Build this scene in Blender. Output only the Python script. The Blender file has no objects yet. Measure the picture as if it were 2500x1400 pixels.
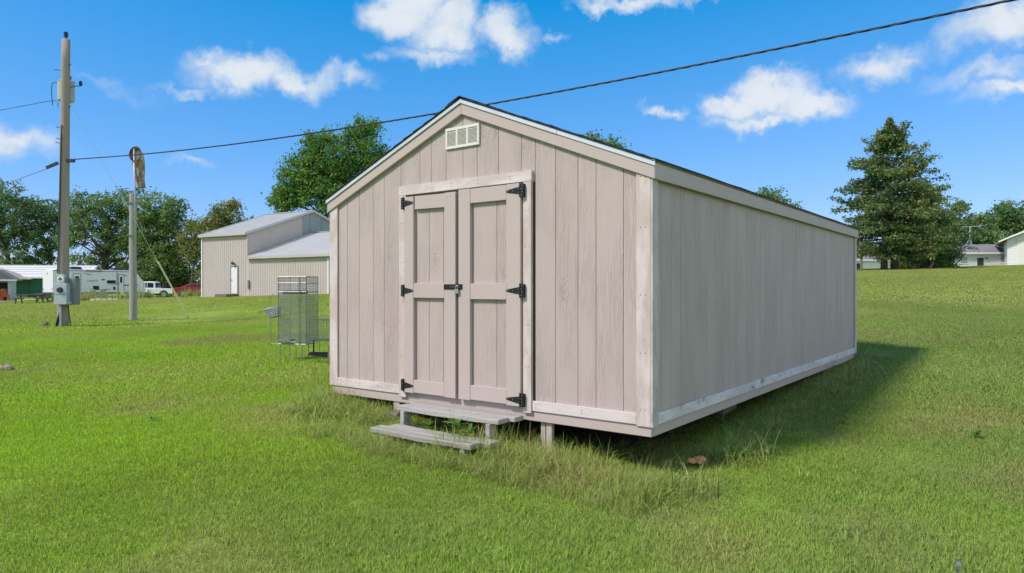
import bpy, math, random
import numpy as np
from mathutils import Vector, Matrix, Euler

R = math.radians
sc = bpy.context.scene
col = sc.collection

# ------------------------------------------------------------------ camera
CAMH, F, CX, CY = 1.45, 1688.0, 1250.0, 705.0
cam_d = bpy.data.cameras.new('camera')
cam_d.sensor_width = 36.0
cam_d.lens = 36.0 * F / 2500.0
cam_d.shift_y = 0.0022
cam_d.clip_start, cam_d.clip_end = 0.05, 6000
cam = bpy.data.objects.new('camera', cam_d)
col.objects.link(cam)
cam.location = (0, 0, CAMH)
cam.rotation_euler = (R(90), 0, 0)
sc.camera = cam

# ------------------------------------------------------------------ exposure / render
vs = sc.view_settings
vs.view_transform, vs.look, vs.exposure, vs.gamma = 'Standard', 'None', 0.78, 1.0
sc.render.engine = 'CYCLES'
cy = sc.cycles
cy.use_denoising = True
cy.use_adaptive_sampling = True
cy.adaptive_threshold = 0.012
cy.max_bounces, cy.diffuse_bounces, cy.glossy_bounces = 4, 2, 2
cy.transmission_bounces, cy.transparent_max_bounces = 4, 6
cy.caustics_reflective = cy.caustics_refractive = False

# ------------------------------------------------------------------ sun
TO_SUN_XY = Vector((-0.88, -0.47)).normalized()
SUN_EL = R(46)
to_sun = Vector((TO_SUN_XY.x * math.cos(SUN_EL), TO_SUN_XY.y * math.cos(SUN_EL), math.sin(SUN_EL)))
sun_d = bpy.data.lights.new('sun', 'SUN')
sun_d.energy, sun_d.angle, sun_d.color = 2.15, R(9.0), (1.0, 0.87, 0.75)
sun = bpy.data.objects.new('sun', sun_d)
col.objects.link(sun)
sun.location = to_sun * 60
sun.rotation_euler = (-to_sun).to_track_quat('-Z', 'Y').to_euler()

# ------------------------------------------------------------------ sky with fair-weather clouds
SKY_STRENGTH = 0.10
world = bpy.data.worlds.new('World')
sc.world = world
world.use_nodes = True


class NT:
    """tiny helper for writing node trees"""
    def __init__(s, tree):
        s.t = tree; s.n = tree.nodes; s.l = tree.links

    def node(s, kind, **kw):
        n = s.n.new(kind)
        for k, v in kw.items():
            setattr(n, k, v)
        return n

    def put(s, sock, v):
        if hasattr(v, 'is_linked') or isinstance(v, bpy.types.NodeSocket):
            s.l.new(v, sock)
        elif isinstance(v, (tuple, list)) and len(v) == 3 and sock.type == 'RGBA':
            sock.default_value = (*v, 1)
        else:
            sock.default_value = v

    def math(s, op, a, b=0.0, c=None, clamp=False):
        n = s.node('ShaderNodeMath', operation=op, use_clamp=clamp)
        s.put(n.inputs[0], a); s.put(n.inputs[1], b)
        if c is not None: s.put(n.inputs[2], c)
        return n.outputs[0]

    def vmath(s, op, a, b=None, scale=None):
        n = s.node('ShaderNodeVectorMath', operation=op)
        s.put(n.inputs[0], a)
        if b is not None: s.put(n.inputs[1], b)
        if scale is not None: s.put(n.inputs['Scale'], scale)
        return n.outputs['Value'] if op in ('DOT_PRODUCT', 'LENGTH', 'DISTANCE') else n.outputs[0]

    def noise(s, vec, scale, detail=4, rough=0.55, dist=0.0, color=False):
        n = s.node('ShaderNodeTexNoise')
        s.put(n.inputs['Vector'], vec)
        n.inputs['Scale'].default_value = scale
        n.inputs['Detail'].default_value = detail
        n.inputs['Roughness'].default_value = rough
        n.inputs['Distortion'].default_value = dist
        return n.outputs['Color'] if color else n.outputs[0]

    def mix(s, f, a, b, blend='MIX'):
        n = s.node('ShaderNodeMix', data_type='RGBA', blend_type=blend)
        s.put(n.inputs[0], f); s.put(n.inputs[6], a); s.put(n.inputs[7], b)
        return n.outputs[2]

    def smooth(s, v, lo, hi, o0=0.0, o1=1.0):
        n = s.node('ShaderNodeMapRange', interpolation_type='SMOOTHSTEP')
        s.put(n.inputs[0], v)
        for i, k in enumerate((lo, hi, o0, o1)): s.put(n.inputs[i + 1], k)
        return n.outputs[0]

    def combine(s, a, b, c=0.0):
        n = s.node('ShaderNodeCombineXYZ')
        for i, k in enumerate((a, b, c)): s.put(n.inputs[i], k)
        return n.outputs[0]


def build_world():
    t = NT(world.node_tree)
    t.n.clear()
    out = t.node('ShaderNodeOutputWorld')
    bg = t.node('ShaderNodeBackground')
    bg.inputs['Strength'].default_value = SKY_STRENGTH
    sky = t.node('ShaderNodeTexSky', sky_type='NISHITA')
    sky.sun_disc = False
    sky.sun_elevation = SUN_EL
    sky.sun_rotation = math.atan2(to_sun.x, to_sun.y)
    sky.altitude = 200
    sky.air_density, sky.dust_density, sky.ozone_density = 1.0, 0.15, 2.2
    # the photograph's saturated sky: each channel of the physical sky graded on its own
    rgb = t.node('ShaderNodeSeparateColor'); t.l.new(sky.outputs[0], rgb.inputs[0])
    mixc = t.node('ShaderNodeCombineColor')
    t.put(mixc.inputs[0], t.math('MULTIPLY', t.math('POWER', t.math('MAXIMUM', t.math('SUBTRACT', rgb.outputs[0], 1.22), 0.0), 0.8), 0.84))
    t.put(mixc.inputs[1], t.math('MULTIPLY', t.math('POWER', rgb.outputs[1], 0.70), 1.06))
    t.put(mixc.inputs[2], t.math('MULTIPLY', t.math('POWER', rgb.outputs[2], 0.58), 2.08))
    blue = mixc.outputs[0]
    tc = t.node('ShaderNodeTexCoord')
    d = t.vmath('NORMALIZE', tc.outputs['Generated'])
    # ragged edges: bend the direction a little before looking up the puffs
    n1 = t.vmath('SUBTRACT', t.noise(d, 7.0, 5, 0.6, color=True), (0.5, 0.5, 0.5))
    n2 = t.vmath('SUBTRACT', t.noise(d, 26.0, 4, 0.6, color=True), (0.5, 0.5, 0.5))
    dd = t.vmath('ADD', t.vmath('ADD', d, t.vmath('SCALE', n1, scale=0.10)), t.vmath('SCALE', n2, scale=0.050))
    puffs = [  # azimuth/elevation given as view-independent directions (x right, z up at unit depth), radii, weight
        (960, 25, 120, 75, 1.0), (1075, 60, 150, 95, 1.0), (1000, -30, 130, 90, 1.0), (1225, 85, 90, 60, .8), (1330, 88, 60, 22, .42),
        (1050, 140, 150, 36, .55), (930, 150, 70, 22, .35),
        (600, 172, 140, 60, .78), (520, 135, 80, 34, .55), (715, 210, 130, 48, .72), (845, 208, 85, 30, .55), (470, 202, 90, 18, .4),
        (1895, 222, 110, 66, 1.0), (1975, 250, 110, 48, .95), (1800, 255, 90, 46, .9), (1850, 292, 150, 30, .75), (1625, 288, 55, 22, .6),
        (2160, 160, 100, 42, .62), (2225, 150, 70, 30, .45), (2450, 75, 110, 66, .85), (2420, 185, 120, 34, .5), (2480, 225, 110, 30, .55),
        (1545, 2, 160, 30, .75), (1460, 18, 80, 22, .6), (1700, 4, 70, 16, .45),
        (0, 345, 80, 44, .75), (-80, 340, 130, 60, .8), (478, 390, 60, 20, .4), (300, 205, 120, 22, .22)]
    sd = t.node('ShaderNodeSeparateXYZ'); t.l.new(dd, sd.inputs[0])
    sky_pt = t.combine(t.math('ARCTAN2', sd.outputs[0], sd.outputs[1]), t.math('ARCSINE', sd.outputs[2]))   # azimuth, elevation
    v = None
    for px, py, rx, ry, w in puffs:
        c = Vector(((px - CX) / F, 1, (CY - py) / F)).normalized()
        az, el = math.atan2(c.x, c.y), math.asin(c.z)
        ka, kb = F / rx / (1 + c.x * c.x) * 1.9 / 1.9, F / ry
        n = t.node('ShaderNodeVectorMath', operation='MULTIPLY_ADD')
        t.put(n.inputs[0], sky_pt); t.put(n.inputs[1], (ka, kb, 0)); t.put(n.inputs[2], (-az * ka, -el * kb, 0))
        k = t.math('MULTIPLY_ADD', t.vmath('LENGTH', n.outputs[0]), -w, w)
        v = k if v is None else t.math('MAXIMUM', v, k)
    v = t.math('MAXIMUM', v, 0.0)
    # unseen cloud over the rest of the sky, thickened to add fill light
    sep = t.node('ShaderNodeSeparateXYZ'); t.l.new(d, sep.inputs[0])
    up = t.math('MAXIMUM', sep.outputs[2], 0.08)
    plane = t.vmath('DIVIDE', d, t.combine(up, up, up))
    fill_cloud = t.smooth(t.noise(plane, 0.55, 6, 0.55), 0.44, 0.60)
    behind = t.smooth(sep.outputs[1], 0.62, 0.35)
    v = t.math('MAXIMUM', v, t.math('MULTIPLY', t.math('MULTIPLY', fill_cloud, behind), 1.0))
    fine = t.noise(d, 16.0, 6, 0.62)
    v = t.math('MULTIPLY', v, t.math('ADD', 0.55, t.math('MULTIPLY', fine, 0.95)))
    dens = t.math('MULTIPLY', t.smooth(v, 0.01, 0.62), 0.93)
    cloud = t.mix(t.smooth(t.math('ADD', v, t.math('MULTIPLY', t.math('SUBTRACT', fine, 0.5), 0.9)), 0.2, 0.85), (3.5, 4.2, 5.0), (4.75, 5.0, 5.25))
    t.l.new(t.mix(dens, blue, cloud), bg.inputs['Color'])
    t.l.new(bg.outputs[0], out.inputs[0])


build_world()

# ------------------------------------------------------------------ helpers
def at(px, py, Y):
    """the place at depth Y seen along the photograph's pixel"""
    return Vector(((px - CX) / F * Y, Y, CAMH - (py - CY) / F * Y))


class MB:
    def __init__(s):
        s.v = []; s.f = []; s.m = []

    def add(s, verts, faces, mi=0):
        o = len(s.v)
        s.v += [tuple(p) for p in verts]
        s.f += [tuple(i + o for i in f) for f in faces]
        s.m += [mi] * len(faces)
        return s

    def box(s, x0, x1, y0, y1, z0, z1, mi=0):
        return s.add([(x0, y0, z0), (x1, y0, z0), (x1, y1, z0), (x0, y1, z0), (x0, y0, z1), (x1, y0, z1), (x1, y1, z1), (x0, y1, z1)],
                     [(0, 3, 2, 1), (4, 5, 6, 7), (0, 1, 5, 4), (1, 2, 6, 5), (2, 3, 7, 6), (3, 0, 4, 7)], mi)

    def hexa(s, p, mi=0):
        return s.add(p, [(0, 3, 2, 1), (4, 5, 6, 7), (0, 1, 5, 4), (1, 2, 6, 5), (2, 3, 7, 6), (3, 0, 4, 7)], mi)

    def bar(s, a, b, w, h, up=(0, 0, 1), mi=0):
        a, b = Vector(a), Vector(b)
        d = (b - a).normalized()
        u = Vector(up)
        sx = d.cross(u)
        if sx.length < 1e-5: sx = d.cross(Vector((1, 0, 0)))
        sx.normalize(); u = sx.cross(d).normalized()
        q = [(-1, -1), (1, -1), (1, 1), (-1, 1)]
        p = [a + sx * (i * w / 2) + u * (j * h / 2) for i, j in q] + [b + sx * (i * w / 2) + u * (j * h / 2) for i, j in q]
        return s.hexa([p[0], p[1], p[5], p[4], p[3], p[2], p[6], p[7]], mi)

    def tube(s, pts, rad, n=8, caps=True, mi=0):
        pts = [Vector(p) for p in pts]
        if not hasattr(rad, '__len__'): rad = [rad] * len(pts)
        vs_, fs = [], []
        prev = None
        for i, p in enumerate(pts):
            d = (pts[min(i + 1, len(pts) - 1)] - pts[max(i - 1, 0)]).normalized()
            if prev is None:
                prev = d.cross(Vector((0, 0, 1)))
                if prev.length < 1e-3: prev = d.cross(Vector((1, 0, 0)))
            a = (prev - d * prev.dot(d)).normalized(); prev = a
            b = d.cross(a)
            for k in range(n):
                an = 2 * math.pi * k / n
                vs_.append(p + (a * math.cos(an) + b * math.sin(an)) * rad[i])
        for i in range(len(pts) - 1):
            for k in range(n):
                k2 = (k + 1) % n
                fs.append((i * n + k, i * n + k2, (i + 1) * n + k2, (i + 1) * n + k))
        if caps:
            fs.append(tuple(range(n - 1, -1, -1)))
            fs.append(tuple((len(pts) - 1) * n + k for k in range(n)))
        return s.add(vs_, fs, mi)

    def prism(s, poly, fn, t0, t1, mi=0):
        """poly: 2D outline, fn(u, v, t) -> 3D"""
        n = len(poly)
        vs_ = [fn(u, v, t0) for u, v in poly] + [fn(u, v, t1) for u, v in poly]
        fs = [tuple(range(n - 1, -1, -1)), tuple(range(n, 2 * n))] + [(i, (i + 1) % n, n + (i + 1) % n, n + i) for i in range(n)]
        return s.add(vs_, fs, mi)

    def ball(s, c, rx, ry, rz, n=10, m=6, mi=0, z0=-1.0):
        vs_, fs = [], []
        for j in range(m + 1):
            ph = math.asin(z0) + (math.pi / 2 - math.asin(z0)) * j / m
            for i in range(n):
                th = 2 * math.pi * i / n
                vs_.append((c[0] + rx * math.cos(ph) * math.cos(th), c[1] + ry * math.cos(ph) * math.sin(th), c[2] + rz * math.sin(ph)))
        for j in range(m):
            for i in range(n):
                i2 = (i + 1) % n
                fs.append((j * n + i, j * n + i2, (j + 1) * n + i2, (j + 1) * n + i))
        return s.add(vs_, fs, mi)

    def mesh(s, name):
        me = bpy.data.meshes.new(name)
        me.from_pydata(s.v, [], s.f)
        return me

    def build(s, name, mats, parent=None, smooth=False, bevel=0.0, seg=1):
        me = s.mesh(name)
        mats = mats if isinstance(mats, (list, tuple)) else [mats]
        for m in mats: me.materials.append(m)
        if len(mats) > 1: me.polygons.foreach_set('material_index', s.m)
        fix_normals(me)
        if smooth: me.shade_smooth()
        o = bpy.data.objects.new(name, me)
        col.objects.link(o)
        if parent is not None: o.parent = parent
        if bevel:
            b = o.modifiers.new('bevel', 'BEVEL'); b.width = bevel; b.segments = seg; b.limit_method = 'ANGLE'
        return o


def fix_normals(me):
    import bmesh
    bm = bmesh.new(); bm.from_mesh(me)
    bmesh.ops.recalc_face_normals(bm, faces=bm.faces)
    bm.to_mesh(me); bm.free()


def thing(name, label, cat, loc=(0, 0, 0), rz=0.0, group=None):
    o = bpy.data.objects.new(name, None)
    o.empty_display_size = 0.2
    col.objects.link(o)
    o.location = loc
    o.rotation_euler = (0, 0, rz)
    return tag(o, label, cat, group)


def tag(o, label=None, cat=None, group=None, kind=None):
    if label: o['label'] = label
    if cat: o['category'] = cat
    if group: o['group'] = group
    if kind: o['kind'] = kind
    return o


def copy_tree(o, parent=None):
    c = o.copy(); col.objects.link(c)
    if parent is not None: c.parent = parent
    for ch in list(o.children): copy_tree(ch, c)
    return c


def text_mesh(name, body, size, mat, parent, loc, rot, shear=0.0, extrude=0.002):
    cu = bpy.data.curves.new(name, 'FONT')
    cu.body, cu.size, cu.shear, cu.extrude = body, size, shear, extrude
    cu.align_x, cu.align_y = 'CENTER', 'CENTER'
    tmp = bpy.data.objects.new('tmp', cu)
    col.objects.link(tmp)
    dg = bpy.context.evaluated_depsgraph_get()
    me = bpy.data.meshes.new_from_object(tmp.evaluated_get(dg))
    bpy.data.objects.remove(tmp)
    me.materials.clear(); me.materials.append(mat)
    o = bpy.data.objects.new(name, me); col.objects.link(o)
    o.parent = parent; o.location = loc; o.rotation_euler = rot
    return o


# ------------------------------------------------------------------ materials
def new_mat(name):
    m = bpy.data.materials.new(name); m.use_nodes = True
    t = NT(m.node_tree)
    p = t.n['Principled BSDF']
    return m, t, p


def flat(name, c, rough=0.6, var=0.12, scale=6.0, bump=0.0, bscale=40.0, metal=0.0, spec=0.4, stretch=(1, 1, 1), dirt=None, dirt_amt=0.4):
    """paint, wood, metal ... : a base colour, blotchy variation, fine relief, optional dirt colour"""
    m, t, p = new_mat(name)
    tc = t.node('ShaderNodeTexCoord')
    oi = t.node('ShaderNodeObjectInfo')
    vec = t.vmath('ADD', t.vmath('MULTIPLY', tc.outputs['Object'], tuple(stretch)), t.vmath('SCALE', (13.0, 7.0, 5.0), scale=oi.outputs['Random']))
    n = t.noise(vec, scale, 5, 0.6)
    k = t.math('ADD', 1 - var, t.math('MULTIPLY', n, 2 * var))
    base = t.mix(1.0, c, t.combine(k, k, k), 'MULTIPLY')
    if dirt:
        base = t.mix(t.math('MULTIPLY', t.smooth(t.noise(vec, scale * 0.37, 6, 0.7), 0.5, 0.72), dirt_amt), base, dirt)
    t.put(p.inputs['Base Color'], base)
    p.inputs['Roughness'].default_value = rough
    p.inputs['Metallic'].default_value = metal
    p.inputs['Specular IOR Level'].default_value = spec
    if bump:
        b = t.node('ShaderNodeBump'); b.inputs['Strength'].default_value = 1.0; b.inputs['Distance'].default_value = bump
        t.put(b.inputs['Height'], t.noise(vec, bscale, 4, 0.6)); t.put(p.inputs['Normal'], b.outputs[0])
    return m


def siding_mat():
    """painted rough-sawn plywood siding: vertical grain ridges, knots, saw marks"""
    m, t, p = new_mat('painted_siding')
    tc = t.node('ShaderNodeTexCoord'); oi = t.node('ShaderNodeObjectInfo')
    rnd = t.vmath('SCALE', (31.0, 17.0, 23.0), scale=oi.outputs['Random'])
    ob = t.vmath('ADD', tc.outputs['Object'], rnd)
    # knots bend the grain round them
    vk = t.node('ShaderNodeTexVoronoi', feature='F1'); vk.inputs['Scale'].default_value = 1.0
    t.put(vk.inputs['Vector'], t.vmath('MULTIPLY', ob, (5.6, 5.6, 2.6)))
    kd = vk.outputs['Distance']
    sepc = t.node('ShaderNodeSeparateColor'); t.l.new(vk.outputs['Color'], sepc.inputs[0])
    has = t.math('GREATER_THAN', sepc.outputs[0], 0.72)
    near = t.math('MULTIPLY', t.smooth(kd, 0.34, 0.0), has)
    bend = t.combine(t.math('MULTIPLY', near, 0.20), t.math('MULTIPLY', near, 0.20), 0)
    gv = t.vmath('ADD', t.vmath('MULTIPLY', ob, (1, 1, 0.035)), t.vmath('SCALE', bend, scale=0.25))
    wob = t.vmath('SCALE', t.noise(t.vmath('MULTIPLY', ob, (3, 3, 0.8)), 2.0, 3, 0.5, color=True), scale=0.05)
    gv = t.vmath('ADD', gv, wob)
    g1 = t.noise(gv, 95.0, 4, 0.6)
    g2 = t.noise(gv, 34.0, 3, 0.55)
    ring = t.math('SINE', t.math('MULTIPLY', kd, 75.0))
    ringh = t.math('MULTIPLY', t.math('MULTIPLY', ring, 0.7), t.math('MULTIPLY', t.smooth(kd, 0.26, 0.06), has))
    patch = t.smooth(t.noise(t.vmath('MULTIPLY', ob, (1.5, 1.5, 0.5)), 2.2, 2, 0.5), 0.36, 0.62)
    saw = t.noise(t.vmath('MULTIPLY', ob, (8, 8, 130)), 1.0, 2, 0.6)
    h = t.math('ADD', t.math('MULTIPLY', t.smooth(g1, 0.30, 0.62), t.math('ADD', 0.35, patch)), t.math('MULTIPLY', g2, 0.8))
    h = t.math('ADD', h, ringh)
    h = t.math('ADD', h, t.math('MULTIPLY', saw, 0.30))
    b = t.node('ShaderNodeBump'); b.inputs['Distance'].default_value = 0.0034; b.inputs['Strength'].default_value = 0.9
    t.put(b.inputs['Height'], h); t.put(p.inputs['Normal'], b.outputs[0])
    tone = t.math('ADD', 0.975, t.math('MULTIPLY', oi.outputs['Random'], 0.05))
    tone = t.math('MULTIPLY', tone, t.math('ADD', 0.965, t.math('MULTIPLY', t.noise(ob, 1.3, 4, 0.6), 0.07)))
    base = t.mix(1.0, (0.532, 0.438, 0.412), t.combine(tone, tone, tone), 'MULTIPLY')
    # paint worn thin along some grain lines
    base = t.mix(t.math('MULTIPLY', t.smooth(g1, 0.66, 0.80), 0.06), base, (0.26, 0.20, 0.18))
    t.put(p.inputs['Base Color'], base)
    p.inputs['Roughness'].default_value = 0.62
    p.inputs['Specular IOR Level'].default_value = 0.3
    return m


def trim_mat(name, ax, c0, c1, c2, amt=0.5):
    """thinly painted / bare board: long stains along the board, faint knots"""
    m, t, p = new_mat(name)
    tc = t.node('ShaderNodeTexCoord'); oi = t.node('ShaderNodeObjectInfo')
    ob = t.vmath('ADD', tc.outputs['Object'], t.vmath('SCALE', (11.0, 19.0, 29.0), scale=oi.outputs['Random']))
    st = [1.0, 1.0, 1.0]; st[ax] = 0.12
    g = t.noise(t.vmath('MULTIPLY', ob, tuple(st)), 60.0, 5, 0.65)
    st2 = [1.0, 1.0, 1.0]; st2[ax] = 0.35
    blot = t.noise(t.vmath('MULTIPLY', ob, tuple(st2)), 7.0, 5, 0.62)
    base = t.mix(t.smooth(blot, 0.40, 0.62), c0, c1)
    base = t.mix(t.math('MULTIPLY', t.smooth(t.noise(t.vmath('MULTIPLY', ob, tuple(st2)), 15.0, 4, 0.6), 0.57, 0.75), amt), base, c2)
    vk = t.node('ShaderNodeTexVoronoi', feature='F1'); vk.inputs['Scale'].default_value = 3.2
    t.put(vk.inputs['Vector'], ob)
    base = t.mix(t.math('MULTIPLY', t.smooth(vk.outputs['Distance'], 0.075, 0.02), 0.55), base, (0.14, 0.09, 0.06))
    k = t.math('ADD', 0.86, t.math('MULTIPLY', g, 0.28))
    base = t.mix(1.0, base, t.combine(k, k, k), 'MULTIPLY')
    t.put(p.inputs['Base Color'], base)
    p.inputs['Roughness'].default_value = 0.7
    p.inputs['Specular IOR Level'].default_value = 0.25
    b = t.node('ShaderNodeBump'); b.inputs['Distance'].default_value = 0.0018
    t.put(b.inputs['Height'], g); t.put(p.inputs['Normal'], b.outputs[0])
    return m


def leaf_mat(name, ca, cb, scale=0.35, trans=0.35, rough=0.55):
    m, t, p = new_mat(name)
    geo = t.node('ShaderNodeNewGeometry')
    n = t.noise(geo.outputs['Position'], scale, 4, 0.65)
    hi = t.noise(geo.outputs['Position'], scale * 9, 2, 0.5)
    base = t.mix(t.smooth(t.math('ADD', n, t.math('MULTIPLY', t.math('SUBTRACT', hi, 0.5), 0.5)), 0.30, 0.70), ca, cb)
    t.put(p.inputs['Base Color'], base)
    p.inputs['Roughness'].default_value = rough
    p.inputs['Specular IOR Level'].default_value = 0.3
    tr = t.node('ShaderNodeBsdfTranslucent')
    t.put(tr.inputs['Color'], t.mix(1.0, base, (1.25, 1.25, 0.7), 'MULTIPLY'))
    mx = t.node('ShaderNodeMixShader'); mx.inputs[0].default_value = trans
    t.l.new(p.outputs[0], mx.inputs[1]); t.l.new(tr.outputs[0], mx.inputs[2])
    t.l.new(mx.outputs[0], t.n['Material Output'].inputs[0])
    return m


DIRT = [(-6.8, 15.6, 1.6, .55), (-8.4, 13.0, 1.1, .5), (-16.6, 24.2, 2.2, .5), (-16.2, 29.6, .9, .25), (2.3, 3.85, .38, .22),
        (0.55, 4.75, .9, .35), (1.9, 3.5, .4, .2), (-14.5, 31, .6, .3), (0.45, 4.0, .35, .25), (3.4, 4.8, .8, .45), (-3.6, 11.6, .9, .5), (-1.15, 5.9, .55, .35), (-5.2, 9.2, .5, .2), (4.6, 6.4, .6, .25), (-2.4, 4.4, .4, .18)]


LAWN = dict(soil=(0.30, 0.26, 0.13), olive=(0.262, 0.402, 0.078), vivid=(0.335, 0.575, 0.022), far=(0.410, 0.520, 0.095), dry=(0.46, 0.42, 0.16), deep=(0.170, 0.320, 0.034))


def fbm(xy, scale, seed, octaves=3):
    """smooth value noise 0..1 on the plane"""
    out = np.zeros(len(xy)); amp, tot = 1.0, 0.0
    for o in range(octaves):
        p = xy * scale * 2 ** o + seed * 17.3 + o * 5.7
        i = np.floor(p).astype(np.int64); f = p - i; f = f * f * (3 - 2 * f)
        def h(a, b):
            n = (a * 374761393 + b * 668265263 + (seed * 7 + o) * 1442695041) & 0x7fffffff
            n = ((n ^ (n >> 13)) * 1274126177) & 0x7fffffff
            return ((n ^ (n >> 16)) & 0xffff) / 65535.0
        a, b = i[:, 0], i[:, 1]
        out += amp * ((h(a, b) * (1 - f[:, 0]) + h(a + 1, b) * f[:, 0]) * (1 - f[:, 1]) + (h(a, b + 1) * (1 - f[:, 0]) + h(a + 1, b + 1) * f[:, 0]) * f[:, 1])
        tot += amp; amp *= .5
    return out / tot


def sstep(v, lo, hi):
    u = np.clip((v - lo) / (hi - lo), 0, 1); return u * u * (3 - 2 * u)


def lawn_rgb(xy):
    """turf colour (vivid left to olive right, dryness, bare spots) over the plot"""
    xy = np.asarray(xy, float)
    n1, n2, n3 = fbm(xy, .30, 1), fbm(xy, 1.1, 2), fbm(xy, 4.5, 3, 2)
    viv = sstep(-.12 * np.clip(xy[:, 0], -6, 6) + (n1 - .5) * 1.1 + (n2 - .5) * .9 + .45, -.15, 1.15)  # more vivid green toward the left, more olive toward the right, broken by noise
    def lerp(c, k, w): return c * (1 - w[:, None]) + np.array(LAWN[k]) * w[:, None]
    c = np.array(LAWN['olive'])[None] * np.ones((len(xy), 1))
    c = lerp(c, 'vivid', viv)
    c = lerp(c, 'far', .75 * sstep(xy[:, 1] + (n1 - .5) * 22, 13, 30))
    c = lerp(c, 'dry', .62 * sstep(n2, .54, .76))
    n4 = fbm(xy, .55, 21)
    c = c * (1 - .16 * sstep(n4, .45, .72))[:, None]
    c = lerp(c, 'soil', .30 * sstep(fbm(xy, 1.7, 23), .60, .80) * sstep(xy[:, 0], -1, 2))
    c = lerp(c, 'deep', .35 * sstep(n1, .42, .22))
    c = lerp(c, 'dry', .20 * sstep(n3, .55, .8))
    w = xy + np.stack([fbm(xy, .7, 5), fbm(xy, .7, 6)], 1) * 2.2 - 1.1
    d = np.zeros(len(xy))
    for dx, dy, r, k in DIRT:
        q = np.hypot(w[:, 0] - dx, (w[:, 1] - dy))
        d = np.maximum(d, sstep(q, r, r * .2) * k * 1.6)
    d = np.clip(d, 0, .9)
    return c, d


def ground_mat():
    m, t, p = new_mat('lawn_soil')
    geo = t.node('ShaderNodeNewGeometry')
    pos = geo.outputs['Position']
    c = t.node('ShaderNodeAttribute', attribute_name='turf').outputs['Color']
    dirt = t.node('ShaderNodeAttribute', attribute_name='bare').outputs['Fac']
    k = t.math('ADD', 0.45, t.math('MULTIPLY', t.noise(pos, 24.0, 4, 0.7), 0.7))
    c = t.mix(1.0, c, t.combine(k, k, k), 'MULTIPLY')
    c = t.mix(dirt, c, t.mix(t.noise(pos, 5.0, 4, 0.6), (0.23, 0.165, 0.10), (0.33, 0.26, 0.18)))
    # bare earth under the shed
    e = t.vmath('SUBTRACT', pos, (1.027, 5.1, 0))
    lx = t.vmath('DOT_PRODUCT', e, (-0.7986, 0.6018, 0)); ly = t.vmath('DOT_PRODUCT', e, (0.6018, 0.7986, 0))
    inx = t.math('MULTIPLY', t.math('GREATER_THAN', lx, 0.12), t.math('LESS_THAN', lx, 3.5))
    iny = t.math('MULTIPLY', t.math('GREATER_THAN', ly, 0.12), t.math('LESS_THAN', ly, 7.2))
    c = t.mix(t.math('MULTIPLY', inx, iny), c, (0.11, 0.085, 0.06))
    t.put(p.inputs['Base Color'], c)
    p.inputs['Roughness'].default_value = 0.95
    p.inputs['Specular IOR Level'].default_value = 0.1
    b = t.node('ShaderNodeBump'); b.inputs['Distance'].default_value = 0.06; b.inputs['Strength'].default_value = 0.7
    t.put(b.inputs['Height'], t.noise(pos, 11.0, 6, 0.7)); t.put(p.inputs['Normal'], b.outputs[0])
    return m


def blade_mat(name, tall=False):
    m, t, p = new_mat(name)
    geo = t.node('ShaderNodeNewGeometry')
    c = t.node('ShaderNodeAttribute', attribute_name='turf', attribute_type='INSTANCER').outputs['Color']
    dirt = t.node('ShaderNodeAttribute', attribute_name='bare', attribute_type='INSTANCER').outputs['Fac']
    tone = t.node('ShaderNodeAttribute', attribute_name='tone').outputs['Fac']
    if tall:
        c = t.mix(0.6, c, (0.24, 0.335, 0.085))
        c = t.mix(t.smooth(tone, 0.58, 0.92), c, (0.46, 0.39, 0.19))
    else:
        c = t.mix(t.math('MULTIPLY', t.smooth(tone, 0.84, 0.93), 0.7), c, (0.40, 0.35, 0.17))
        c = t.mix(t.math('MULTIPLY', dirt, 0.6), c, (0.38, 0.31, 0.17))
    k = t.math('ADD', 0.76, t.math('MULTIPLY', t.math('FRACT', t.math('MULTIPLY', tone, 7.31)), 0.72))
    c = t.mix(1.0, c, t.combine(k, k, k), 'MULTIPLY')
    t.put(p.inputs['Base Color'], c)
    p.inputs['Roughness'].default_value = 0.6
    p.inputs['Specular IOR Level'].default_value = 0.2
    t.put(p.inputs['Normal'], t.vmath('NORMALIZE', t.vmath('ADD', t.vmath('SCALE', geo.outputs['Normal'], scale=0.30), (0.0, 0.0, 0.85))))
    tr = t.node('ShaderNodeBsdfTranslucent'); t.put(tr.inputs['Color'], t.mix(1.0, c, (1.2, 1.15, 0.8), 'MULTIPLY'))
    mx = t.node('ShaderNodeMixShader'); mx.inputs[0].default_value = 0.28
    t.l.new(p.outputs[0], mx.inputs[1]); t.l.new(tr.outputs[0], mx.inputs[2])
    t.l.new(mx.outputs[0], t.n['Material Output'].inputs[0])
    return m


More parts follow.
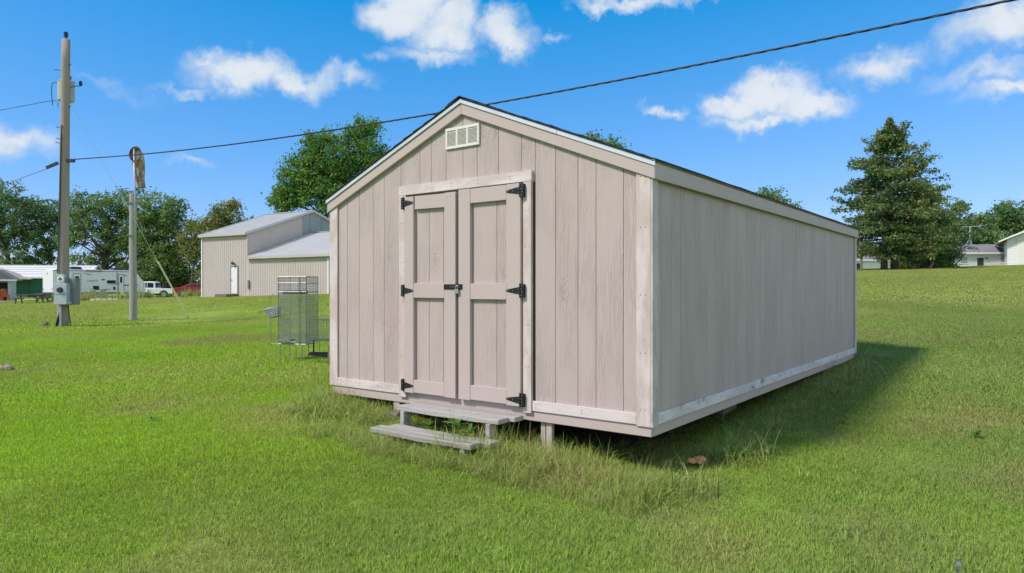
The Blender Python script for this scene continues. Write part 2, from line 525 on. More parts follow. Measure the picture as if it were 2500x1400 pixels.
M = dict(
    siding=siding_mat(),
    paint=flat('taupe_paint', (0.536, 0.443, 0.414), 0.6, 0.06, 3.0, 0.0010, 70, stretch=(1, 1, .25), spec=.3),
    trim_v=trim_mat('bare_trim_upright', 2, (0.58, 0.47, 0.44), (0.70, 0.61, 0.59), (0.42, 0.30, 0.27), 0.6),
    trim_h=trim_mat('bare_trim_level', 0, (0.72, 0.64, 0.62), (0.60, 0.51, 0.49), (0.42, 0.32, 0.30), 0.6),
    trim_side=trim_mat('whitewashed_trim_along', 1, (0.76, 0.72, 0.71), (0.62, 0.58, 0.58), (0.20, 0.165, 0.16), 0.85),
    trim_sidev=trim_mat('whitewashed_trim_upright', 2, (0.468, 0.442, 0.442), (0.624, 0.572, 0.546), (0.182, 0.169, 0.182), 0.6),
    black=flat('black_iron', (0.012, 0.013, 0.015), 0.45, 0.2, 20),
    screw=flat('screw_steel', (0.55, 0.55, 0.56), 0.35, 0.1, 20, metal=0.8),
    nail=flat('nail_rust', (0.06, 0.045, 0.035), 0.7, 0.3, 30),
    steel=flat('padlock_steel', (0.55, 0.53, 0.48), 0.3, 0.15, 30, metal=0.9),
    vent=flat('vent_plastic', (0.78, 0.75, 0.69), 0.5, 0.05, 10),
    shingle=flat('asphalt_shingle', (0.045, 0.05, 0.055), 0.9, 0.35, 30, 0.003, 160),
    drip=flat('drip_edge_metal', (0.72, 0.74, 0.76), 0.35, 0.1, 4, metal=0.25, dirt=(0.35, 0.33, 0.3)),
    oldwood=flat('weathered_tread', (0.44, 0.415, 0.385), 0.9, 0.55, 14, 0.006, 70, stretch=(.08, 1, 1), dirt=(0.17, 0.15, 0.125), dirt_amt=.85),
    darkwood=flat('old_lumber', (0.192, 0.156, 0.120), 0.9, 0.3, 9, 0.003, 50),
    pole=flat('pole_wood', (0.37, 0.295, 0.25), 0.9, 0.35, 8, 0.010, 45, stretch=(1, 1, .05), dirt=(0.17, 0.115, 0.085), dirt_amt=.75),
    pole2=flat('grey_pole_wood', (0.38, 0.35, 0.335), 0.85, 0.3, 8, 0.008, 45, stretch=(1, 1, .06), dirt=(0.19, 0.14, 0.11), dirt_amt=.7),
    galv=flat('galvanised_grey', (0.468, 0.520, 0.572), 0.45, 0.12, 6, metal=.3),
    galv_dark=flat('grey_enamel', (0.204, 0.222, 0.228), 0.5, 0.12, 6),
    xfmr=flat('transformer_grey', (0.45, 0.46, 0.47), 0.5, 0.1, 5, dirt=(0.22, 0.15, 0.10), dirt_amt=.4),
    rubber=flat('black_rubber', (0.02, 0.02, 0.022), 0.6, 0.2, 12),
    wire=flat('cable_sheath', (0.035, 0.04, 0.05), 0.5, 0.2, 12),
    wiregal=flat('cage_wire', (0.30, 0.31, 0.31), 0.45, 0.2, 12, metal=.5, dirt=(0.2, 0.13, 0.08), dirt_amt=.5),
    white=flat('white_paint', (0.806, 0.806, 0.806), 0.5, 0.05, 2),
    rvwhite=flat('fibreglass_white', (0.80, 0.80, 0.86), 0.3, 0.04, 2),
    glass=flat('tinted_glass', (0.012, 0.014, 0.017), 0.08, 0.1, 2, spec=.6),
    darkgrey=flat('dark_grey', (0.045, 0.047, 0.055), 0.5, 0.15, 4),
    midgrey=flat('mid_grey', (0.22, 0.22, 0.24), 0.5, 0.1, 4),
    barn=flat('barn_metal_beige', (0.56, 0.49, 0.455), 0.5, 0.07, 1.2, spec=.3, dirt=(0.42, 0.33, 0.28), dirt_amt=.4),
    barnroof=flat('galvalume_roof', (0.60, 0.58, 0.55), 0.55, 0.12, 0.8, metal=.1),
    fibrepanel=flat('fibreglass_panel', (0.30, 0.36, 0.34), 0.5, 0.15, 1.5),
    red=flat('red_car_paint', (0.364, 0.018, 0.029), 0.25, 0.08, 3, spec=.6),
    redlamp=flat('tail_lamp', (0.5, 0.06, 0.03), 0.2, 0.1, 5),
    chrome=flat('wheel_alloy', (0.55, 0.56, 0.58), 0.3, 0.1, 6, metal=.8),
    greenwrap=flat('green_sheathing', (0.026, 0.163, 0.091), 0.55, 0.2, 1.4),
    timber=flat('new_timber', (0.546, 0.260, 0.124), 0.7, 0.15, 4),
    greyroof=flat('grey_shingle_roof', (0.235, 0.215, 0.225), 0.9, 0.2, 3),
    orange=flat('orange_plastic', (0.50, 0.10, 0.03), 0.5, 0.15, 4),
    tan=flat('tan_metal', (0.50, 0.44, 0.33), 0.6, 0.15, 4),
    bark=flat('bark', (0.112, 0.087, 0.069), 0.95, 0.3, 3, 0.02, 12),
    barkred=flat('cedar_bark', (0.173, 0.120, 0.093), 0.95, 0.3, 3, 0.02, 12),
    barkpale=flat('bare_pale_wood', (0.36, 0.33, 0.31), 0.9, 0.2, 3),
    concrete=flat('concrete', (0.546, 0.507, 0.455), 0.9, 0.15, 3),
    stone=flat('stone', (0.33, 0.27, 0.21), 0.9, 0.25, 8, 0.01, 20),
    yellow=flat('guy_guard', (0.792, 0.696, 0.480), 0.5, 0.1, 5),
    brownmush=flat('dry_brown_chunk', (0.66, 0.30, 0.13), 0.8, 0.3, 18, 0.004, 60),
    straw=flat('dry_leaf', (0.45, 0.30, 0.13), 0.8, 0.2, 20),
    oak=leaf_mat('oak_leaves', (0.092, 0.185, 0.074), (0.237, 0.351, 0.114), 0.32),
    oak_b=leaf_mat('oak_leaves_olive', (0.146, 0.202, 0.066), (0.384, 0.384, 0.130), 0.32),
    maple=leaf_mat('maple_leaves', (0.083, 0.209, 0.050), (0.220, 0.374, 0.083), 0.45, .35),
    cedar=leaf_mat('cedar_sprays', (0.075, 0.160, 0.070), (0.245, 0.310, 0.090), 0.30, .25),
    juniper=leaf_mat('juniper_sprays', (0.091, 0.191, 0.083), (0.252, 0.367, 0.119), 0.5, .2),
    brush=leaf_mat('underbrush_leaves', (0.112, 0.168, 0.036), (0.304, 0.304, 0.072), 0.5, .45),
    weed=leaf_mat('weed_leaves', (0.091, 0.221, 0.039), (0.156, 0.312, 0.065), 9.0, .4),
    ground=ground_mat(), blade=blade_mat('grass_blades'), tall=blade_mat('tall_grass_stems', True),
)


def glass_mat():
    m, t, p = new_mat('clear_glass')
    p.inputs['Base Color'].default_value = (0.85, 0.95, 0.9, 1)
    p.inputs['Transmission Weight'].default_value = 0.9
    p.inputs['Roughness'].default_value = 0.05
    return m


M['clear'] = glass_mat()


def sock_mat():
    m, t, p = new_mat('faded_windsock_cloth')
    tc = t.node('ShaderNodeTexCoord')
    ob = tc.outputs['Object']
    n = t.noise(t.vmath('MULTIPLY', ob, (1, 1, .5)), 5.0, 5, 0.65)
    c = t.mix(t.smooth(n, 0.42, 0.6), (0.30, 0.17, 0.10), (0.56, 0.50, 0.44))
    c = t.mix(t.smooth(t.noise(ob, 9.0, 4, 0.6), 0.58, 0.7), c, (0.08, 0.06, 0.05))
    t.put(p.inputs['Base Color'], c); p.inputs['Roughness'].default_value = 0.9
    return m


M['sock'] = sock_mat()

# ------------------------------------------------------------------ terrain
CTRL = np.array([
    (0, 0, 0.0), (0, 3.5, .02), (-3, 4, .0), (3, 4, .03), (-6, 2, -.02), (6, 2, .05), (-8, 8, .06),
    (1.0, 5.1, .04), (1.9, 5.9, .08), (-.4, 6.0, .13), (-1.9, 7.3, .22), (5.4, 10.9, .36), (2.6, 13, .38), (3.2, 8, .22), (7, 8, .24), (-4.0, 11, .28),
    (-16.2, 24.8, .10), (-16.2, 29.6, .10), (-14.5, 31, .11), (-8, 18, .3), (-7, 30, .6), (-22, 18, -.05),
    (-22.4, 50, .83), (-11.4, 43.3, 1.12), (0, 45, 1.6), (-5, 60, 2.0), (-25, 62, .9), (-30, 40, .25), (-36, 55, .3),
    (-50, 76, .41), (-44, 86, .3), (-70, 80, .15), (-42, 90, .3), (-38, 80, .48), (-52, 62, .0), (-60, 100, .3),
    (9, 16, .62), (14, 25, 1.1), (22, 40, 1.95), (35, 65, 3.3), (60, 95, 4.26), (66, 90, 4.5), (52.7, 100, 4.12), (25, 16, .75), (45, 40, 2.4), (14, 60, 2.6),
    (100, 150, 4.4), (-100, 150, .2), (0, 150, 3.0), (10, 90, 2.9), (-150, 60, -.2), (150, 60, 4.5), (0, -30, -.3), (-40, -20, -.3), (40, -20, .3),
    (300, 300, 3), (-300, 300, 0), (0, 400, 1.5), (0, -300, -1), (300, -300, 0), (-300, -300, -1), (-400, 0, -.5), (400, 0, 2)], dtype=float)


def warp(p):
    r = np.sqrt((p ** 2).sum(1)) + 1e-9
    return p * (np.log1p(np.minimum(r, 420) / 12.0) / r)[:, None]


def tps_kernel(a, b):
    d2 = ((a[:, None, :] - b[None, :, :]) ** 2).sum(2)
    return np.where(d2 > 1e-12, d2 * np.log(d2 + 1e-12), 0.0)


_CW = warp(CTRL[:, :2])
_n = len(_CW)
_A = np.zeros((_n + 3, _n + 3))
_A[:_n, :_n] = tps_kernel(_CW, _CW) + np.eye(_n) * 0.002
_A[:_n, _n] = 1; _A[:_n, _n + 1:] = _CW
_A[_n, :_n] = 1; _A[_n + 1:, :_n] = _CW.T
_W = np.linalg.solve(_A, np.r_[CTRL[:, 2], 0, 0, 0])


def ground_h(xy):
    xy = np.atleast_2d(np.asarray(xy, float))
    q = warp(xy)
    out = np.empty(len(q))
    for i in range(0, len(q), 20000):
        k = q[i:i + 20000]
        out[i:i + 20000] = tps_kernel(k, _CW) @ _W[:_n] + _W[_n] + k @ _W[_n + 1:]
    return out


def gz(x, y): return float(ground_h([(x, y)])[0])


def build_ground():
    radii = np.r_[0.0, np.geomspace(0.5, 120, 170), np.geomspace(130, 4000, 26)]
    na = 288
    ang = np.linspace(0, 2 * np.pi, na, endpoint=False)
    P = [(0, 0)]
    for r in radii[1:]: P += list(zip(r * np.sin(ang), r * np.cos(ang)))
    P = np.array(P)
    z = ground_h(P)
    rng = np.random.default_rng(3)
    rr = np.sqrt((P ** 2).sum(1))
    far = np.clip((rr - 300) / 700, 0, 1)
    z = z * (1 - far) + far * 0.2
    faces = [(0, 1 + (k + 1) % na, 1 + k) for k in range(na)]
    for i in range(len(radii) - 2):
        a, b = 1 + i * na, 1 + (i + 1) * na
        faces += [(a + k, a + (k + 1) % na, b + (k + 1) % na, b + k) for k in range(na)]
    me = bpy.data.meshes.new('lawn_ground')
    me.from_pydata(np.c_[P, z].tolist(), [], faces)
    me.materials.append(M['ground'])
    fix_normals(me)
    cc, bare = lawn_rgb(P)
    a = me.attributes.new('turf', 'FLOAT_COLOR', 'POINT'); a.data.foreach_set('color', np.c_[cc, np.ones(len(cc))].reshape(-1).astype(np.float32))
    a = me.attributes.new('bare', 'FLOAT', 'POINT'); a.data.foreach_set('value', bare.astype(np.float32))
    if me.polygons[0].normal.z < 0: me.flip_normals()
    me.shade_smooth()
    o = bpy.data.objects.new('lawn_ground', me); col.objects.link(o)
    tag(o, kind='structure', label='gently sloping mown lawn around the tan shed', cat='lawn')


build_ground()

# ================================================================== THE SHED
W, L = 3.66, 7.30
D1 = Vector((-0.7986, 0.6018, 0)); D2 = Vector((0.6018, 0.7986, 0))
NEAR = Vector((1.027, 5.1, 0))
SZ = 0.353
ORG = NEAR + D1 * W
SHED_RZ = math.atan2(-0.6018, 0.7986)
shed = thing('storage_shed', 'tan painted wooden storage shed with double doors and gable roof', 'shed', (ORG.x, ORG.y, SZ), SHED_RZ)
S_INV = (Matrix.Translation((ORG.x, ORG.y, SZ)) @ Matrix.Rotation(SHED_RZ, 4, 'Z')).inverted()


def fp(px, py, out=0.0):
    """photo pixel -> (x, z) on the front wall plane, moved out by `out`"""
    u = (px - CX) / F
    bx, by = NEAR.x - D2.x * out, NEAR.y - D2.y * out
    t = (bx - u * by) / (u * D1.y - D1.x)
    Y = by + D1.y * t
    return W - t, CAMH - (py - CY) / F * Y - SZ


def rp(px, py, out=0.0):
    """photo pixel -> (y, z) on the right wall plane"""
    u = (px - CX) / F
    bx, by = NEAR.x - D1.x * out, NEAR.y - D1.y * out
    s = (u * by - bx) / (D2.x - u * D2.y)
    return s, CAMH - (py - CY) / F * (by + D2.y * s) - SZ


EAVE, PEAK = 2.035, 2.775           # underside line of the roof at wall / ridge
SLOPE = (PEAK - EAVE) / (W / 2)


def roof_z(x): return PEAK - abs(x - W / 2) * SLOPE


TH = 0.016


def plank_front(x0, x1, zb, parent, y=0.0, zt=None, name='plank'):
    g = 0.0018
    a, b = x0 + g, x1 - g
    if zt is None:
        tops = [(a, roof_z(a))] + ([(W / 2, roof_z(W / 2))] if a < W / 2 < b else []) + [(b, roof_z(b))]
    else:
        tops = [(a, zt), (b, zt)]
    poly = [(a, zb), (b, zb)] + tops[::-1]
    return MB().prism(poly, lambda u, v, t: (u, t, v), y, y + TH).build(name, M['siding'], parent, bevel=0.0016)


def nails(parent, pts, axis='y', out=0.0, r=0.0042, name='nail_heads'):
    mb = MB()
    for (a, z) in pts:
        if axis == 'y': mb.tube([(a, out - .001, z), (a, out + .004, z)], r, 6)
        else: mb.tube([(out + .001, a, z), (out - .004, a, z)], r, 6)
    o = mb.build(name, M['nail'], parent)
    o['kind'] = 'stuff'
    return o


def build_shed():
    rnd = random.Random(5)
    # inner body behind the planks (closed box)
    mb = MB()
    z0 = 0.06
    poly = [(TH + .004, z0), (W - TH - .004, z0), (W - TH - .004, EAVE - .02), (W / 2, PEAK - .03), (TH + .004, EAVE - .02)]
    mb.prism(poly, lambda u, v, t: (u, t, v), TH + .004, L - TH - .004)
    mb.build('wall_backing', M['darkwood'], shed)
    # ---- front planks
    gp = [848, 877, 911, 938, 979, 1025, 1053, 1089, 1130, 1165, 1217, 1273, 1307, 1356, 1411, 1455, 1522]
    xs = [0.0] + [fp(p, 705)[0] for p in gp] + [W]
    head_z = fp(1140, 455)[1]
    xl, xr = fp(979, 705)[0], fp(1307, 705)[0]
    for a, b in zip(xs[:-1], xs[1:]):
        mid = (a + b) / 2
        zb = head_z - 0.03 if xl < mid < xr else 0.14
        plank_front(a, b, zb, shed)
    # ---- right wall planks (random-groove pattern repeated every sheet)
    ys = [rp(p, 705)[0] for p in (1617, 1641, 1661, 1693, 1720, 1758, 1777, 1792, 1815, 1836)]
    pat = [b - a for a, b in zip([0.02] + ys[:-1], ys)]
    yy = [0.0]
    i = 0
    while yy[-1] < L - .12:
        yy.append(min(yy[-1] + max(.09, pat[i % len(pat)] * (0.9 + .2 * rnd.random())), L)); i += 1
    yy[-1] = L
    for a, b in zip(yy[:-1], yy[1:]):
        for side in (0, 1):
            x0, x1 = (W - TH, W) if side == 0 else (0.0, TH)
            MB().box(x0, x1, a + .0019, b - .0019, 0.14, EAVE + .01).build('plank', M['siding'], shed, bevel=0.0016)
    # ---- back planks
    nb = 14
    for k in range(nb):
        plank_front(W * k / nb, W * (k + 1) / nb, 0.14, shed, y=L - TH)
    # ---- skirt boards (a touch inside the siding face)
    MB().box(0.0, W + .002, -0.004, 0.030, 0.0, 0.150).build('skirt_board', M['paint'], shed, bevel=.004)
    MB().box(W - .028, W + .004, 0.031, L, 0.0, 0.150).build('skirt_board', M['paint'], shed, bevel=.004)
    MB().box(0.0, .028, 0.031, L, 0.0, 0.150).build('skirt_board', M['paint'], shed, bevel=.004)
    MB().box(0.029, W - .029, L - .030, L + .002, 0.0, 0.150).build('skirt_board', M['paint'], shed, bevel=.004)
    # ---- corner trims
    T = 0.020
    xe = fp(827, 705)[0]
    o = MB().box(-.022, xe, -T, -.001, 0.085, roof_z(.04) - .02).build('corner_trim', M['trim_v'], shed, bevel=.002)
    nails(o, [(xe - .02, z) for z in (.14, .5, .95, 1.4, 1.85)] + [(.02, z) for z in (.15, .52, .97, 1.42)], out=-T)
    xs_ = fp(1556, 705)[0]
    o = MB().box(xs_, W + .002, -T, -.001, 0.075, roof_z(W) + .005).build('corner_trim', M['trim_v'], shed, bevel=.002)
    nails(o, [(xs_ + k, z) for z in (.20, .62, 1.05, 1.55, 1.93) for k in (.035, .075)], out=-T)
    o = MB().box(W + .003, W + .022, -T, .075, 0.075, EAVE - .01).build('corner_trim', M['trim_sidev'], shed, bevel=.002)
    nails(o, [(.035, z) for z in (.2, .6, 1.1, 1.6, 1.95)], 'x', W + .022)
    MB().box(W + .003, W + .022, L - .085, L + .02, 0.075, EAVE - .01).build('corner_trim', M['trim_v'], shed, bevel=.002)
    MB().box(-.022, -.003, L - .085, L + .02, 0.075, EAVE - .01).build('corner_trim', M['trim_v'], shed, bevel=.002)
    MB().box(-.022, -.003, -.001, .075, 0.075, EAVE - .01).build('corner_trim', M['trim_v'], shed, bevel=.002)
    # ---- bottom trims
    jl0, jl1 = fp(980, 705)[0], fp(996.5, 705)[0]
    jr0, jr1 = fp(1282, 705)[0], fp(1302, 705)[0]
    bz0, bz1 = fp(1430, 1019)[1], fp(1430, 993)[1]
    o = MB().box(xe + .001, jl0 - .001, -T + .001, -.001, bz0, bz1).build('bottom_trim', M['trim_h'], shed, bevel=.002)
    nails(o, [(xe + k, z) for k in (.05, .35, .62) for z in (bz0 + .03, bz1 - .03)], out=-T + .001)
    o = MB().box(jr1 + .001, xs_ - .001, -T + .001, -.001, bz0, bz1).build('bottom_trim', M['trim_h'], shed, bevel=.002)
    nails(o, [(jr1 + k, z) for k in (.04, .48, .99) for z in (bz0 + .03, bz1 - .03)], out=-T + .001)
    o = MB().box(W + .005, W + .020, .076, L - .086, bz0, bz1).build('bottom_trim', M['trim_side'], shed, bevel=.002)
    nails(o, [(k * .61 + .15, z) for k in range(12) for z in (bz0 + .03, bz1 - .03)], 'x', W + .020)
    MB().box(-.020, -.005, .076, L - .086, bz0, bz1).build('bottom_trim', M['trim_side'], shed, bevel=.002)
    # ---- door frame
    TJ = 0.034
    hz0, hz1 = fp(1140, 461)[1], fp(1140, 437)[1]
    hx1 = fp(1303, 430)[0]
    o = MB().box(jl0 - .002, hx1, -TJ, -.001, hz0, hz1).build('door_header', M['trim_h'], shed, bevel=.002)
    nails(o, [(jl0 + k, z) for k in (.04, .36, .68, .99, 1.34) for z in (hz0 + .03, hz1 - .03)], out=-TJ)
    jzb = fp(1292, 1007)[1]
    o = MB().box(jl0, jl1, -TJ, -.001, fp(988, 968)[1], hz0 - .001).build('door_jamb', M['trim_v'], shed, bevel=.002)
    nails(o, [(jl0 + k, z) for k in (.02, .055) for z in (.45, 1.35, 1.72)], out=-TJ)
    o = MB().box(jr0, jr1, -TJ, -.001, jzb, hz0 - .001).build('door_jamb', M['trim_v'], shed, bevel=.002)
    nails(o, [(jr0 + k, z) for k in (.03, .065) for z in (.45, .8, 1.45, 1.75)], out=-TJ)
    # dark jamb seen in the gap between the leaves
    x_gap = fp(1126, 705)[0]
    MB().box(jl1 + .002, jr0 - .002, -.006, TH, 0.16, hz0 - .002).build('door_stop', M['darkwood'], shed)
    # ---- doors
    dz0, dz1 = fp(1200, 981)[1], hz0 - .012
    for side in (0, 1):
        if side == 0:
            ex = [997.5, 1020, 1095, 1122.5]; grooves = [1052, 1087]
        else:
            ex = [1129.5, 1158, 1246, 1280.5]; grooves = [1217]
        X = [fp(e, 705)[0] for e in ex]
        d = bpy.data.objects.new('door', None); col.objects.link(d); d.parent = shed; d.empty_display_size = .1
        zt = dz1 - (.012 if side == 0 else 0)
        gx = [X[0] + .006] + [fp(g, 705)[0] for g in grooves] + [X[3] - .006]
        for a, b in zip(gx[:-1], gx[1:]):
            plank_front(a, b, dz0 + .01, d, y=-.007 - TH, zt=zt - .01, name='plank')
        y0, y1 = -.060, -.007 - TH - .0005
        for a, b in ((X[0], X[1]), (X[2], X[3])):
            MB().box(a, b, y0, y1, dz0, zt).build('stile', M['paint'], d, bevel=.003)
        rails = [(fp(1120, 966)[1] if side == 0 else dz0 + .008, fp(1060, 930)[1]), (fp(1060, 727.5)[1], fp(1060, 691)[1]), (fp(1060, 510)[1], zt - .002)]
        if side == 1: rails[2] = (fp(1200, 494)[1], zt - .002); rails[0] = (dz0 + .008, fp(1200, 943)[1]); rails[1] = (fp(1200, 731)[1], fp(1200, 692)[1])
        else: rails[0] = (dz0 + .006, rails[0][1])
        for k, (a, b) in enumerate(rails):
            r = MB().box(X[1] + .0008, X[2] - .0008, y0 + .002, y1, a, b).build('rail', M['paint'], d, bevel=.003)
            if side == 0 and k == 2:   # the loose left top rail sits slightly skew
                r.rotation_euler = (0, R(0.8), 0); r.location = (-.012, 0, .02)
        # strap hinges
        hz = [fp(1000, y)[1] for y in (938.5, 709.5, 498)] if side == 0 else [fp(1266, y)[1] for y in (973, 709.5, 468)]
        for z in hz:
            mb = MB()
            hx = X[0] - .001 if side == 0 else X[3] + .001
            sg = 1 if side == 0 else -1
            mb.box(min(hx, hx - sg * .034), max(hx, hx - sg * .034), -.068, -TJ - .0005, z - .054, z + .054)
            tipx = (X[1] if side == 0 else X[2])
            ln = abs(tipx - hx)
            poly = [(0, -.032), (ln * .92, -.009), (ln, 0), (ln * .92, .009), (0, .032)]
            mb.prism(poly, lambda u, v, t, hx=hx, sg=sg, z=z: (hx + sg * u, t, z + v), -.0655, -.0605)
            mb.tube([(hx, -.068, z - .06), (hx, -.068, z + .06)], .006, 8)
            for (u, v) in ((-.014, -.040), (-.022, -.013), (-.014, .013), (-.022, .040)):
                mb.tube([(hx + sg * u, -.069, z + v), (hx + sg * u, -.070, z + v)], .0034, 6, mi=1)
            for (u, v) in ((.02, .016), (.02, -.016), (ln * .5, 0), (ln * .85, 0)):
                mb.tube([(hx + sg * u, -.0655, z + v), (hx + sg * u, -.067, z + v)], .0034, 6, mi=1)
            mb.build('hinge', [M['black'], M['screw']], d)
        ns = []
        for a, b in ((X[0], X[1]), (X[2], X[3])):
            for z in (dz0 + .05, zt - .04): ns += [(a + .25 * (b - a), z), (a + .6 * (b - a), z)]
        nails(d, ns, out=y0, r=.003)
        if side == 1:
            zc = fp(1120, 700)[1]
            hx0, hx1_ = fp(1095, 700)[0] + .002, fp(1140, 700)[0]
            hs = MB().box(hx0, hx1_, -.0665, -.061, zc - .024, zc + .022)
            hs.box(fp(1112, 700)[0], fp(1136, 700)[0], -.0705, -.0666, zc - .010, zc + .012, 1)
            hs.build('hasp', [M['black'], M['darkgrey']], d)
            px_ = fp(1129, 705)[0]
            MB().tube([(px_, -.066, zc - .008), (px_, -.082, zc - .008), (px_, -.088, zc), (px_, -.082, zc + .008), (px_, -.066, zc + .008)], .004, 6).build('staple', M['steel'], d)
            globals()['LOCK'] = (px_, zc)
    # ---- gable vent
    vx0, vx1 = fp(1090.5, 335)[0], fp(1172.5, 335)[0]
    vz0, vz1 = fp(1131, 360)[1], fp(1131, 308.5)[1]
    vt = bpy.data.objects.new('gable_vent', None); col.objects.link(vt); vt.parent = shed; vt.empty_display_size = .1
    w = vx1 - vx0; cw = .022
    fr = MB()
    cols = [vx0 + cw + i * (w - 4 * cw) / 3 + i * cw for i in range(3)]
    cwid = (w - 4 * cw) / 3
    fr.box(vx0, vx1, -.020, -.001, vz0, vz0 + .026).box(vx0, vx1, -.020, -.001, vz1 - .026, vz1)
    for xx in [vx0] + [c + cwid for c in cols]:
        fr.box(xx, xx + cw, -.0195, -.0012, vz0 + .026, vz1 - .026)
    fr.build('vent_frame', M['vent'], vt, bevel=.002)
    MB().box(vx0 + .01, vx1 - .01, -.004, -.0008, vz0 + .01, vz1 - .01).build('vent_screen', M['darkgrey'], vt)
    for c in cols:
        ns = 12
        for k in range(ns):
            z = vz0 + .030 + (vz1 - vz0 - .060) * (k + .5) / ns
            MB().bar((c, -.0125, z), (c + cwid, -.0125, z), .016, .0030, up=(0, -.62, .78)).build('slat', M['vent'], vt)
    # ---- roof
    OH, FO = 0.050, 0.050          # side / front overhang
    rd = MB()
    for sg in (-1, 1):
        xe_ = W / 2 + sg * (W / 2 + OH)
        p0, p1 = (W / 2, PEAK + .004), (xe_, roof_z(0) - OH * SLOPE + .004)
        poly = [p0, p1, (p1[0], p1[1] + .016), (p0[0], p0[1] + .016)]
        rd.prism(poly, lambda u, v, t: (u, t, v), -FO + .012, L + FO - .012)
    deck = rd.build('roof_deck', M['darkwood'], shed)
    ln = math.hypot(W / 2 + OH, (W / 2 + OH) * SLOPE)
    cosA, sinA = 1 / math.hypot(1, SLOPE), SLOPE / math.hypot(1, SLOPE)
    nrow = 14
    for sg in (-1, 1):
        for k in range(nrow):
            mb = MB()
            s0, s1 = ln * k / nrow, min(ln, ln * (k + 1) / nrow + .03)     # distance down from ridge
            nseg = 24
            vs_, fs = [], []
            for i in range(nseg + 1):
                y = -FO - .012 + (L + 2 * FO + .024) * i / nseg
                wv = rnd.uniform(-.004, .004)
                for s, lift in ((s0, .021), (s1 + wv, .030 + rnd.uniform(0, .006)), (s1 + wv, .022), (s0, .0205)):
                    vs_.append((W / 2 + sg * (s * cosA + lift * sinA), y, PEAK - s * sinA + lift * cosA))
            for i in range(nseg):
                a, b = i * 4, (i + 1) * 4
                for q in range(4): fs.append((a + q, a + (q + 1) % 4, b + (q + 1) % 4, b + q))
            fs += [(0, 1, 2, 3), tuple(nseg * 4 + q for q in (3, 2, 1, 0))]
            mb.add(vs_, fs).build('shingle_course', M['shingle'], deck)
    cap = MB()
    cap.prism([(W / 2 - .14, PEAK + .042 - .14 * SLOPE), (W / 2, PEAK + .042), (W / 2 + .14, PEAK + .042 - .14 * SLOPE), (W / 2 + .14, PEAK + .036 - .14 * SLOPE), (W / 2, PEAK + .034), (W / 2 - .14, PEAK + .036 - .14 * SLOPE)],
              lambda u, v, t: (u, t, v), -FO - .014, L + FO + .014)
    cap.build('ridge_cap', M['shingle'], deck)
    # rake boards and drip edges on the gable
    for yy0, yy1, dy in ((-.036, -.0015, -1), (L + .0015, L + .036, 1)):
        for sg in (-1, 1):
            xe_ = W / 2 + sg * (W / 2 + OH * .85)
            zt0, zt1 = PEAK, PEAK - (W / 2 + OH * .85) * SLOPE
            hgt = .118
            poly = [(W / 2 + sg * .0006, zt0), (xe_, zt1), (xe_, zt1 - hgt), (W / 2 + sg * .0006, zt0 - hgt)]
            MB().prism(poly, lambda u, v, t: (u, t, v), yy0, yy1).build('rake_board', M['paint'], shed, bevel=.003)
            if dy < 0:
                # metal drip edge: face strip + top lip, lapped in two lengths on the right
                spans = [(0, 1)] if sg < 0 else [(0, .545), (.535, 1)]
                for q, (f0, f1) in enumerate(spans):
                    off = .002 + .003 * (1 - q)
                    hw = .034
                    xa, xb = W / 2 + sg * (W / 2 + OH) * f0, W / 2 + sg * (W / 2 + OH) * f1
                    za, zb = PEAK + .014 - abs(xa - W / 2) * SLOPE, PEAK + .014 - abs(xb - W / 2) * SLOPE
                    MB().prism([(xa, za), (xb, zb), (xb, zb - hw), (xa, za - hw)], lambda u, v, t: (u, t, v), -.038 - off - .006, -.038 - off).build('drip_edge', M['drip'], shed)
    # eave fascia both sides
    for sg, x0, x1 in ((1, W + .024, W + .046), (-1, -.046, -.024)):
        ze = EAVE - OH * SLOPE + .012
        MB().box(x0, x1, -.034, L + .034, ze - .125, ze).build('fascia_board', M['paint'], shed, bevel=.003)
        MB().box(x0 + sg * .004, x1 + sg * .004, -.046, L + .046, ze + .001, ze + .020).build('drip_edge', M['drip'], shed)
    # ---- floor frame, skids, posts
    MB().box(.03, W - .03, .035, L - .035, 0.004, 0.055).build('floor_deck', M['darkwood'], shed)
    for x in (.45, 1.45, 2.3, 3.2):
        MB().box(x - .045, x + .045, .55, L - .1, -.10, .003).build('skid', M['darkwood'], shed)
    px = fp(1335, 1050)[0]
    def g_at(x, y):
        wpt = shed_mat() @ Vector((x, y, 0)); return gz(wpt.x, wpt.y) - SZ
    for x, y, ww in ((px, .05, .055), (px - .062, .055, .045)):
        MB().box(x - ww / 2, x + ww / 2, y - .02, y + .02, g_at(x, y) - .06, -.001).build('support_post', M['paint'], shed, bevel=.003)
    x = fp(966, 990)[0]
    MB().box(x - .04, x + .04, .01, .05, g_at(x, .03) - .02, -.001).build('support_post', M['paint'], shed, bevel=.003)
    for x, y in ((.3, 2.4), (3.3, 2.4), (.3, 4.9), (3.3, 4.9), (.3, 7.1), (1.8, 3.6)):
        gg = g_at(x, y)
        if gg < -.11: MB().box(x - .1, x + .1, y - .2, y + .2, gg - .04, -.101).build('foundation_block', M['darkwood'], shed, bevel=.006)


def shed_mat(): return Matrix.Translation((ORG.x, ORG.y, SZ)) @ Matrix.Rotation(SHED_RZ, 4, 'Z')


build_shed()

